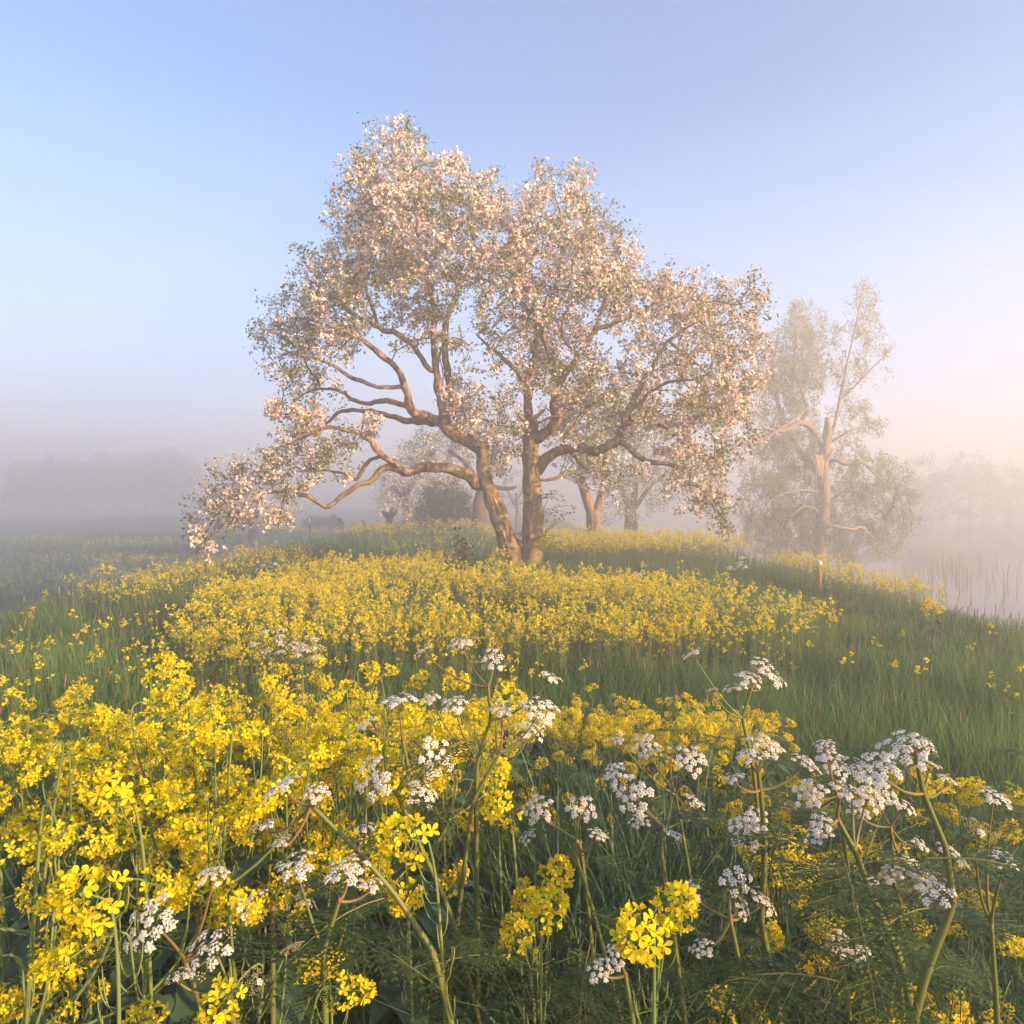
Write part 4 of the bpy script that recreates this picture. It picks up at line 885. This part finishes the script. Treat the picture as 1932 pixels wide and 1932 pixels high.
def rape_heroes():
    """the nodding heads closest to the camera, each on a stem of its own with slender pods"""
    r = np.random.default_rng(77)
    H = [  # px, py, size, lean x, face, label, stem foot px shift
        (1208, 1752, 100, -.5, .5, "largest nodding rape flower at the bottom edge, right of centre", 30),
        (1284, 1716, 82, .3, .6, "rape flower head seen from below beside the largest one", -40),
        (944, 1525, 64, -.3, .6, "rape flower on a pod covered stem in front of dark leaves", 40),
        (932, 1462, 58, .1, .6, "rape flower just above another in the dark centre", 20),
        (760, 1584, 84, -.8, .5, "big rape flower nodding to the left on a curved stem", 70),
        (764, 1690, 66, .1, .7, "starry rape flower seen from behind below the big nodding one", 12),
        (859, 1660, 50, .6, .3, "small rape flower arching over at lower centre", -50),
        (1060, 1646, 62, .3, .6, "round rape flower at lower centre beside pale pods", -30),
        (987, 1702, 62, -.3, .3, "left one of a touching pair of rape flowers at lower centre", 30),
        (1036, 1700, 74, .2, .3, "right one of a touching pair of rape flowers at lower centre", -10),
        (970, 1766, 68, -.3, .4, "rape flower low at the bottom edge under the pair", 50),
        (610, 1800, 70, 0, .4, "rape flower cut by the bottom edge at left", 10),
        (360, 1560, 74, -.5, .3, "drooping rape flower on a bare arched stem in the left drift", 70),
        (370, 1672, 70, -.4, .3, "cup shaped rape flower below an arched stem at left", 60),
        (165, 1690, 100, -.2, .6, "rape flower with narrow petals in the bottom left corner", 20),
        (210, 1490, 84, -.4, .3, "broad rape flower cluster at the left side", 40),
        (150, 1770, 80, .2, .4, "rape flower against the bottom left corner", 0),
        (300, 1250, 46, .5, .2, "lone rape flower raised above the drift at far left", -30)]
    for (a, b, sz, lean, face, lab, sh) in H:
        FRONT.append((a, b, .066 * F0 / sz))
        d = max(.72, .066 * F0 / sz); q = sz * d / F0 / .066
        e = P(a, b, d); ax = unit([lean * .9, -face * 1.2, .75 - .3 * abs(lean) - .25 * face]); e0 = e - ax * .03 * q
        foot = np.array([e[0] + sh * d / F0 * 1.6, e[1] + r.uniform(-.03, .05), 0]); foot[2] = float(gz(foot[0], foot[1])) - .02
        root = empty("rape_plant", foot); tag(root, lab, "flower", "single rape flowers nearest the camera")
        g = G(); top = e0 + np.array([sh * d / F0 * .55, .02, -.14]); k1 = np.array([foot[0] * .5 + top[0] * .5, foot[1] * .5 + top[1] * .5, foot[2] + .6 * (top[2] - foot[2])])
        pts, w = resample([foot, k1, top, e0 - unit(ax + [0, 0, .3]) * .012 + [sh * d / F0 * .12, 0, .004], e0], [.005, .0036, .0026, .0018, .0014], .015)
        tube(g, pts - foot, w, 7, 0, .7, cap=False); pods(g, pts - foot, r, .6, .95, int(r.integers(12, 22)))
        g.obj("stem", [M_rapest], root, True)
        link("flower_head", RAC_M[int(r.choice([0, 1, 2, 4]))], root, M4(axis_frame(ax, r.uniform(0, 6)), e0 - foot, q * 1.22))
        for k in range(2): link("leaf", RLEAF_M[k + 1], root, M4(rotz(r.uniform(0, 6)), pts[int(len(pts) * r.uniform(.25, .55))] - foot, r.uniform(.8, 1.3)))
rape_heroes()

def proj(x, y, z):
    c = np.stack([x, y * math.cos(PITCH) - (z - CAMZ) * math.sin(PITCH), y * math.sin(PITCH) + (z - CAMZ) * math.cos(PITCH)])
    return C0 + F0 * c[0] / c[1], C0 - F0 * c[2] / c[1]

def rape_drifts():
    r = np.random.default_rng(9); n = 0
    # left drift: dense from the bottom edge to two metres
    spots = []
    def try_add(x, y, zt, dens, mind, lab, grp):
        if r.random() > dens: return
        qx, qy = proj(np.array(x), np.array(y), np.array(zt))
        for (ux, uy, ud) in FRONT:
            if y < ud + .04 and abs(qx - ux) < .085 * F0 / y and qy < uy + 70: return
        for (a, b, *_) in spots:
            if (a - x) ** 2 + (b - y) ** 2 < mind ** 2: return
        spots.append((x, y, zt, lab, grp))
    L1, G1 = "yellow rape plant packed into the bright drift filling the lower left", "rape plants of the lower left drift"
    L2, G2 = "yellow rape plant in the patch between the cow parsley and the meadow grass", "rape plants of the patch behind the cow parsley"
    L3, G3 = "scattered rape plant among the cow parsley stems at lower right", "rape plants among the cow parsley"
    for _ in range(5000):
        y = math.sqrt(r.uniform(.8 ** 2, 2.5 ** 2)); x = r.uniform(-.76, .0) * y
        zt = 1.16 - .10 * (y - 1) + r.normal(0, .07)
        px, py = proj(np.array(x), np.array(y), np.array(zt))
        lim = 1262 + 70 * ss(300, 120, px)
        if py < lim - 20: zt -= .12
        dens = float(1.0 - .9 * ss(620, 830, px)) * (.75 if py > 1700 else 1)
        if len(spots) < 86: try_add(x, y, zt, dens, .1, L1, G1)
    k1 = len(spots)
    for _ in range(6000):
        y = math.sqrt(r.uniform(2.3 ** 2, 4.3 ** 2)); x = r.uniform(-.2, .37) * y
        zt = .66 - .05 * (y - 3) + r.normal(0, .06)
        px, py = proj(np.array(x), np.array(y), np.array(zt))
        if py < 1335: zt -= .16
        if len(spots) - k1 < 135: try_add(x, y, zt, float(ss(.3, .7, mnoise.noise((x * 1.2, y * 1.2, 3)) * .5 + .62)), .085, L2, G2)
    k2 = len(spots)
    for _ in range(900):
        y = math.sqrt(r.uniform(1.3 ** 2, 2.6 ** 2)); x = r.uniform(.28, .66) * y
        zt = .68 + r.normal(0, .06)
        if len(spots) - k2 < 20: try_add(x, y, zt, .6, .13, L3, G3)
    for (x, y, zt, lab, grp) in spots:
        place_rape(x, y, max(.4, zt), r.uniform(0, 6.3), int(r.integers(0, 8)), lab, grp, hs=.72 if grp == G2 else r.uniform(.74, .98))
    # a lone plant out on the right grass
    q = P(1752, 1150, 6.2); place_rape(q[0], 6.2, .78, 1.0, 2, "lone thin rape plant on the grass slope at the right border", None)
rape_drifts()

# ------------------------------------------------------------------ far flower fields, grass, reeds (beyond counting)
def far_plant_proto(seed):
    r = np.random.default_rng(seed); g = G()
    for k in range(4):
        a = r.uniform(0, 6.3); e = np.array([math.cos(a) * .1 * r.random(), math.sin(a) * .1 * r.random(), r.uniform(.78, 1.0)])
        tube(g, bez([0, 0, .1], [e[0] * .2, e[1] * .2, .5], e, 3), .0022, 3, 1, r.uniform(.2, .8), cap=False)
        for q in range(int(r.integers(7, 12))):
            c = e + r.normal(0, 1, 3) * [.015, .015, .016]; d = unit(r.normal(0, .6, 3) + [.25, -.35, .7]); Rm = axis_frame(d, r.uniform(0, 6)); s_ = r.uniform(.012, .0175)
            V = np.array([[s_, 0, .2 * s_], [0, s_, -.1 * s_], [-s_, 0, .2 * s_], [0, -s_, -.1 * s_]])
            g.add((Rm @ V.T).T + c, [[0, 1, 2], [0, 2, 3]], 0, r.uniform(.1, .95))
    for k in range(3):
        a = r.uniform(0, 6.3); z = r.uniform(.2, .6); L = r.uniform(.08, .14)
        d = np.array([math.cos(a), math.sin(a), .3]); w = np.array([-math.sin(a), math.cos(a), 0]) * L * .16
        g.add([[0, 0, z], np.array([0, 0, z]) + d * L * .5 + w, np.array([0, 0, z]) + d * L - [0, 0, .02], np.array([0, 0, z]) + d * L * .5 - w], [[0, 1, 2], [0, 2, 3]], 1, r.uniform(.1, .5))
    return g
FARP = [far_plant_proto(500 + i) for i in range(6)]
def inpoly(x, y, poly):
    p = np.array(poly); c = np.zeros(len(x), bool); j = len(p) - 1
    for i in range(len(p)):
        t = ((p[i, 1] > y) != (p[j, 1] > y)) & (x < (p[j, 0] - p[i, 0]) * (y - p[i, 1]) / (p[j, 1] - p[i, 1] + 1e-9) + p[i, 0]); c ^= t; j = i
    return c
def nz2(x, y, s, o=0.0): return np.array([mnoise.noise((a * s, b * s, o)) for a, b in zip(x, y)])
MIDPLOT = [(-2.5, 5.6), (-3.3, 6.6), (-3.9, 8.8), (-3.9, 12), (-1.5, 14.0), (-.2, 13.4), (.3, 11.6), (1.1, 11.6), (2.6, 10.2), (3.3, 8.2), (3.2, 6.8), (2.4, 6.0), (1.3, 6.3), (.35, 6.0), (-.65, 5.8), (-1.6, 5.4)]
def drift(name, label, pts, h, spread_h, seed, size=1.0):
    r = np.random.default_rng(seed); g = G(); n = len(pts); z = gz(pts[:, 0], pts[:, 1]); v = r.integers(0, 6, n)
    Rm = frames(rup(n, .12, r), r=r); S = np.clip(r.normal(h, spread_h, n), h * .5, h * 1.5)
    T = np.stack([pts[:, 0], pts[:, 1], z], 1)
    for k in range(6): ii = np.where(v == k)[0]; stamp(g, FARP[k], Rm[ii], T[ii], S[ii] * size, .15, r)
    o = g.obj(name, [M_rapey, M_rapest]); tag(o, label, None, None, "stuff"); return o
def far_fields():
    r = np.random.default_rng(15)
    x, y = r.uniform(-4, 3.5, 16000), r.uniform(4.6, 14.2, 16000)
    k = inpoly(x, y, MIDPLOT) & (np.hypot((x + .87) / .5, (y - 12.6) / 1.3) > 1) & (nz2(x, y, .55) + r.uniform(-.45, .55, len(x)) > -.05); P1 = np.stack([x[k], y[k]], 1)[:4300]
    # stragglers in the grass around it
    x, y = np.concatenate([r.uniform(-5, -1.2, 130), r.uniform(-1, 4.6, 40)]), r.uniform(3.8, 7, 170); P1 = np.concatenate([P1, np.stack([x, y], 1)])
    drift("flower_field", "wide field of yellow rape flowers in front of the apple tree", P1, .5, .09, 16, 1.0)
    x, y = r.uniform(.4, 5.6, 4200), r.uniform(16, 21.5, 4200); k = nz2(x, y, .5, 4) + r.uniform(-.4, .5, len(x)) > -.2
    drift("flower_field", "pale yellow flower strip in mist right behind the apple tree", np.stack([x[k], y[k]], 1)[:1700], .5, .09, 17, 1.15)
    y = r.uniform(9.5, 15.2, 900); x = 5.75 + r.normal(0, .28, 900) + .02 * (y - 12)
    drift("flower_field", "thin yellow flower fringe along the crest of the right bank", np.stack([x, y], 1)[:420], .42, .08, 18, 1.1)
    y = r.uniform(9.2, 17, 1500); x = -5.4 + r.normal(0, .45, 1500) + .05 * (y - 12)
    drift("flower_field", "straw yellow flower band along the left crest of the ridge", np.stack([x, y], 1)[:520], .4, .08, 19, 1.1)
    A = [np.stack([r.normal(-4.6, .9, 500), r.normal(25, 1.2, 500)], 1)[:260], np.stack([r.normal(-1.6, 1.1, 520), r.normal(27.5, .8, 520)], 1)[:260], np.stack([r.normal(-3.2, 1.2, 260), r.normal(22, .8, 260)], 1)[:60], np.stack([r.uniform(-3, 0, 240), r.normal(17.5, .6, 240)], 1)[:80]]
    for (cx, cy, sx, sy, nn) in ((-16, 33, 3, 1.0, 420), (-13, 27, 2, 1.2, 420), (-22, 42, 4, 1.2, 420), (-24, 62, 6, 1.5, 500), (-15, 55, 5, 1.2, 400), (-19, 24, 2.5, 1.4, 300)):
        A.append(np.stack([r.normal(cx, sx, nn), r.normal(cy, sy, nn)], 1))
    drift("flower_field", "faint yellow flower streaks fading into the mist on the left meadow", np.concatenate(A), .48, .08, 20, 1.2)
far_fields()

def blades(g, x, y, h, w, r, bend=.5, mat=0, rn=(0, 1), lean=None, base=0.0):
    n = len(x); z = gz(x, y) + base; a = r.uniform(0, 2 * math.pi, n); hh = h * r.uniform(.55, 1.25, n) * (1 - .62 * np.exp(-((x - 4.9) / .9) ** 2 - ((y - 11.4) / 2.2) ** 2))   # a trodden strip by the post
    b = bend * r.uniform(.15, 1, n) * hh; ux, uy = np.cos(a), np.sin(a)
    if lean is not None: ux, uy = unit(np.stack([ux + lean[0], uy + lean[1]], 1)).T
    a2 = r.uniform(0, math.pi, n); wx, wy = np.cos(a2) * w / 2, np.sin(a2) * w / 2
    p = lambda t: np.stack([x + ux * b * t ** 2, y + uy * b * t ** 2, z + hh * (t - .22 * t ** 3 * (b / np.maximum(hh, 1e-3)))], 1)
    W = np.stack([wx, wy, np.zeros(n)], 1)
    p0, p1, p2, p3 = p(0), p(.45), p(.78), p(1.0)
    V = np.stack([p0 - W, p0 + W, p1 - W * .85, p1 + W * .85, p2 - W * .5, p2 + W * .5, p3], 1)
    o = (np.arange(n) * 7)[:, None]; rr = np.repeat(r.uniform(rn[0], rn[1], n), 7)
    i0 = g.n; g.V.append(V.reshape(-1, 3)); g.R.append(rr); g.n += 7 * n
    g.F.append(np.concatenate([o + [0, 1, 3, 2], o + [2, 3, 5, 4]]) + i0); g.M.append(np.full(2 * n, mat))
    g.F.append(o + [4, 5, 6] + i0); g.M.append(np.full(n, mat))
def wedge(n, y0, y1, r, k=.78):
    y = np.sqrt(r.uniform(y0 ** 2, y1 ** 2, n)); return r.uniform(-k, k, n) * y, y
def clump(n, y0, y1, r, per=14, sd=.05):
    cx, cy = wedge(n // per + 1, y0, y1, r); i = np.repeat(np.arange(len(cx)), per)[:n]; s = sd * (1 + .06 * cy[i])
    return cx[i] + r.normal(0, s), cy[i] + r.normal(0, s)
def grasses():
    r = np.random.default_rng(23); g = G()
    x, y = clump(60000, 2.3, 6.5, r, 16, .05); blades(g, x, y, .27, .0055, r, .55)
    x, y = clump(70000, 6, 15, r, 16, .07); k = np.abs(x) < 9; blades(g, x[k], y[k], .27, .009, r, .55)
    x, y = clump(36000, 14, 34, r, 12, .12); k = (np.abs(x) < 12); blades(g, x[k], y[k], .28, .02, r, .5)
    x, y = clump(26000, 10, 60, r, 10, .2); k = x < -5; blades(g, x[k], y[k], .38, .035, r, .5)
    # taller yellow green tufts on the right slope and the dark stand at the left
    cx, cy = np.array([2.6, 3.2, 3.7, 2.9, 3.4, -3.6, -3.2, -4.0]), np.array([3.6, 4.1, 4.6, 4.9, 5.4, 5.6, 5.0, 6.2])
    i = r.integers(0, len(cx), 5200); blades(g, cx[i] + r.normal(0, .3, 5200), cy[i] + r.normal(0, .35, 5200), .42, .006, r, .4, rn=(.55, 1))
    o = g.obj("grass", [M_grass]); tag(o, "long meadow grass covering the ridge between the flowers", kind="stuff")
    g = G()
    cx, cy = np.array([.12, .3, .2, .42, .05, .35, .5, .1, .62, .25]), np.array([1.75, 1.9, 2.15, 2.1, 2.0, 1.6, 1.8, 1.5, 1.7, 2.35])
    i = r.integers(0, len(cx), 1100); blades(g, cx[i] + r.normal(0, .09, 1100), cy[i] + r.normal(0, .1, 1100), .88, .0085, r, .75, rn=(0, 1))
    x, y = wedge(9000, .75, 2.6, r, .8); blades(g, x, y, .62, .006, r, .6)
    o = g.obj("grass", [M_grassn]); tag(o, "dewy blue green grass arching up between the foreground flowers", kind="stuff")
    # undergrowth of ferny leaves in the foreground
    g = G(); fp = [fern_proto(20 + i, .24) for i in range(3)]; n = 520; x, y = wedge(n, .8, 2.7, r, .8); z = gz(x, y) + r.uniform(.15, .78, n) * np.where(x > -.1, 1, .7); v = r.integers(0, 3, n)
    for k in range(3):
        ii = np.where(v == k)[0]; Rm = np.array([rotz(a) for a in r.uniform(0, 6.3, len(ii))]) @ frames(rup(len(ii), .3, r), roll=0.0)
        stamp(g, fp[k], Rm, np.stack([x[ii], y[ii], z[ii]], 1), r.uniform(.6, 1.2, len(ii)), .2, r)
    o = g.obj("undergrowth", [M_pleaf, M_pstem]); tag(o, "dark ferny undergrowth beneath the foreground flowers", kind="stuff")
    # rust coloured sorrel and foxtail heads
    g = G(); sp = G(); tube(sp, [[0, 0, 0], [.01, 0, .45], [.02, 0, .8]], .003, 3, 1, .4, cap=False)
    for k, (zz, rr) in enumerate(((.78, .007), (.84, .012), (.92, .010), (1.0, .003))): pass
    tube(sp, [[.02, 0, .76], [.021, 0, .82], [.023, 0, .92], [.025, 0, 1.0]], np.array([.004, .014, .011, .003]), 5, 0, .4)
    n = 900; x, y = wedge(n, 4.2, 11, r, .8); k = (np.abs(x) > 1.0) | (r.random(n) < .25); k &= ~(inpoly(x, y, MIDPLOT) & (r.random(n) < .85)); x, y = x[k], y[k]
    stamp(g, sp, frames(rup(len(x), .14, r), r=r), np.stack([x, y, gz(x, y)], 1), r.uniform(.27, .42, len(x)), .45, r)
    o = g.obj("seed_heads", [M_seed, M_grass]); tag(o, "rust red sorrel spikes and foxtails standing in the grass", kind="stuff")
    # dead reed stems in the water
    g = G()
    for k in range(60):
        a = P(r.uniform(1670, 1930), 1075, r.uniform(26, 42)); x, y = a[0], a[1]; h = r.uniform(.4, 1.1); l = r.normal(0, .12, 2)
        tube(g, [[x, y, -2.4], [x + l[0] * .4, y, -2.15 + h * .5], [x + l[0] * h, y + l[1], -2.15 + h]], np.array([.022, .02, .012]), 4, 0, r.uniform(0, 1))
    o = g.obj("reeds", [M_reed]); tag(o, "pale dead reed stems standing in the misty water", kind="stuff")
grasses()

# ------------------------------------------------------------------ small things on the ridge
def small_things():
    r = np.random.default_rng(31)
    # marker post
    b, t = P(1544, 1120, 12.6), P(1546, 1060, 12.6); z0 = float(gz(b[0], 12.6)); base = np.array([b[0], 12.6, z0])
    root = empty("marker_post", base); tag(root, "orange brown wooden marker post with a white tip on the right slope", "post")
    g = G(); p, w = resample([[0, 0, -.1], [.01, 0, .3], t - base - [0, 0, .05]], [.05, .047, .045], .06); tube(g, p, w, 10, 0, rough=.08); g.obj("shaft", [M_post], root, True)
    g = G(); tube(g, [t - base - [0, 0, .05], t - base, t - base + [0, 0, .012]], np.array([.0465, .0465, .036]), 10, 0, .8); g.obj("tip", [M_white], root, True)
    # far white topped stake
    b = P(584, 996, 34); base = np.array([b[0], 34, float(gz(b[0], 34))]); t = P(584, 979, 34)
    root = empty("stake", base); tag(root, "thin pale stake standing in the misty meadow below the low limb", "stake")
    g = G(); tube(g, [[0, 0, 0], t - base - [0, 0, .2]], .03, 7, 0); g.obj("shaft", [M_barkd], root)
    g = G(); tube(g, [t - base - [0, 0, .2], t - base], .032, 7, 0, .8); g.obj("top", [M_white], root)
    # sapling by the stem
    Yp = 13.4; base = np.array([P(880, 1080, Yp)[0], Yp, float(gz(P(880, 1080, Yp)[0], Yp)) - .02]); root = empty("sapling", base); tag(root, "small green sapling left of the leaning stem", "sapling")
    g = G(); lv = []
    for (a, b_) in ((858, 1004), (868, 1015), (880, 1030), (866, 1040), (890, 1060), (872, 1060), (895, 1075), (862, 1075), (884, 1045)):
        e = P(a, b_, Yp + r.uniform(-.2, .2)) - base; p = bez([0, 0, 0], [e[0] * .2, e[1] * .2, e[2] * .6], e, 9); tube(g, p, np.linspace(.008, .003, 9), 5, 0, .6)
        for q in p[2:]: lv.append(q + r.normal(0, .055, (14, 3)))
    g.obj("stem", [M_twig], root); lv = np.concatenate(lv); g = G(); stamp(g, LEAF, frames(unit(r.normal(0, 1, (len(lv), 3)) + [0, 0, .5]), r=r), lv, r.uniform(.055, .09, len(lv)), .3, r)
    o = g.obj("leaves", [M_bush], root); o["kind"] = "stuff"
    # pollard stumps in the mist
    for i, (a, b_, h, Yp, lab) in enumerate(((735, 992, 34, 33, "reddish pollard stump with stubby forks left of the green bush"), (645, 992, 20, 42, "single dark stump in the mist under the bend of the low limb"),
                                             (688, 992, 14, 42, "tiny reddish stump in the mist between the limb and the pink tree"))):
        p0 = P(a, b_, Yp); base = np.array([p0[0], Yp, float(gz(p0[0], Yp)) - .05]); root = empty("tree_stump", base); tag(root, lab, "stump")
        s = h * Yp / F0; g = G(); top = P(a, b_ - h * .4, Yp) - base; pp, w = resample([[0, 0, 0], top * .6, top], [s * .28, s * .2, s * .22], .1); tube(g, pp, w, 10, 0, rough=.3, seed=i); g.obj("trunk", [M_barkd], root, True)
        for k in range(4 if i == 0 else 2):
            e = top + np.array([(-.4 + .27 * k) * s, r.normal(0, .1), s * r.uniform(.25, .6)]); g = G(); pp, w = resample([top * .9, (top + e) / 2 + [0, 0, -.05], e], [s * .12, s * .1, s * .09], .1); tube(g, pp, w, 8, 0, rough=.35, seed=k + 3); g.obj("stub", [M_barkd], root, True)
    for i, (a, w_, lab) in enumerate(((592, 26, "low dark scrub bush at the left end of the misty hedge remnant"), (625, 24, "low dark scrub bush at the right end of the misty hedge remnant"))):
        bg_tree("scrub_bush", lab, "bush", 58, [(a, 998, 0, 2), (a, 990, 0, 1.6), (a, 984, 0, 1.2)], [[(a, 990, 0, 1), (a - w_ * .5, 980, 0, .6)], [(a, 990, 0, 1), (a + w_ * .5, 980, 0, .6)]],
                [(a, 986, w_ * .5, 1), (a - w_ * .4, 989, w_ * .35, 1), (a + w_ * .4, 988, w_ * .35, 1)], M_bush, 2600, .13, 90 + i, .25, .9, spread=.12)
    # person behind the stems, seen between them
    Yp = 26.0; c = P(984, 1018, Yp); gx = c[0]; z0 = float(gz(gx, Yp)); top = P(984, 1004, Yp)[2]; Ht = max(1.55, min(1.85, top - z0)); z0 = top - Ht
    root = empty("person", (gx, Yp, z0)); tag(root, "person in a dark blue jacket standing behind the fork of the big tree", "person")
    s = Ht / 1.75
    J = [(0, 0, .95), (0, 0, 1.15), (0, 0, 1.38), (0, 0, 1.5), (0, -.02, 1.6), (0, -.02, 1.7),
         (-.18, 0, 1.42), (-.25, 0, 1.15), (-.22, -.08, .92), (-.21, -.1, .84), (.18, 0, 1.42), (.25, 0, 1.15), (.22, -.08, .92), (.21, -.1, .84),
         (-.1, 0, .9), (-.11, -.01, .5), (-.11, .02, .09), (-.12, -.12, .04), (.1, 0, .9), (.11, -.01, .5), (.11, .02, .09), (.12, -.12, .04)]
    E = [(0, 1), (1, 2), (2, 3), (3, 4), (4, 5), (2, 6), (6, 7), (7, 8), (8, 9), (2, 10), (10, 11), (11, 12), (12, 13), (0, 14), (14, 15), (15, 16), (16, 17), (0, 18), (18, 19), (19, 20), (20, 21)]
    rad = [.15, .15, .16, .06, .085, .08, .075, .055, .042, .03, .075, .055, .042, .03, .1, .075, .055, .04, .1, .075, .055, .04]
    me = bpy.data.meshes.new("body"); me.from_pydata([tuple(np.array(j) * s) for j in J], E, []); ob = link("body", me, root)
    md = ob.modifiers.new("skin", 'SKIN'); sub = ob.modifiers.new("sub", 'SUBSURF'); sub.levels = sub.render_levels = 2
    for i, v in enumerate(me.skin_vertices[0].data): v.radius = (rad[i] * s, rad[i] * s * (.75 if i < 3 else 1)); v.use_root = i == 0
    dg = bpy.context.evaluated_depsgraph_get(); m2 = bpy.data.meshes.new_from_object(ob.evaluated_get(dg)); ob.modifiers.clear(); ob.data = m2
    for m in (M_navy, M_trous, M_skin): m2.materials.append(m)
    for f in m2.polygons:
        z = f.center.z / s; f.material_index = 2 if z > 1.47 or (z < .87 and abs(f.center.x) > .17 * s and z > .75) else (1 if z < .88 else 0); f.use_smooth = True
    g = G(); rg = []
    for i in range(6):
        t = i / 5 * 1.75; rg.append([[math.sin(t) * .098 * math.cos(a), math.sin(t) * .108 * math.sin(a) + .012 - .02, math.cos(t) * .115] for a in np.arange(12) * math.pi / 6])
    V = np.array(rg).reshape(-1, 3) * s + [0, 0, 1.655 * s]; V[:, 2] -= np.where(V[:, 1] > 0, .05, 0) * s * (V[:, 2] < 1.7 * s)
    Fq = [[i * 12 + k, i * 12 + (k + 1) % 12, i * 12 + 12 + (k + 1) % 12, i * 12 + 12 + k] for i in range(5) for k in range(12)]
    g.add(V, Fq); g.obj("hair", [M_hair], root, True)
small_things()
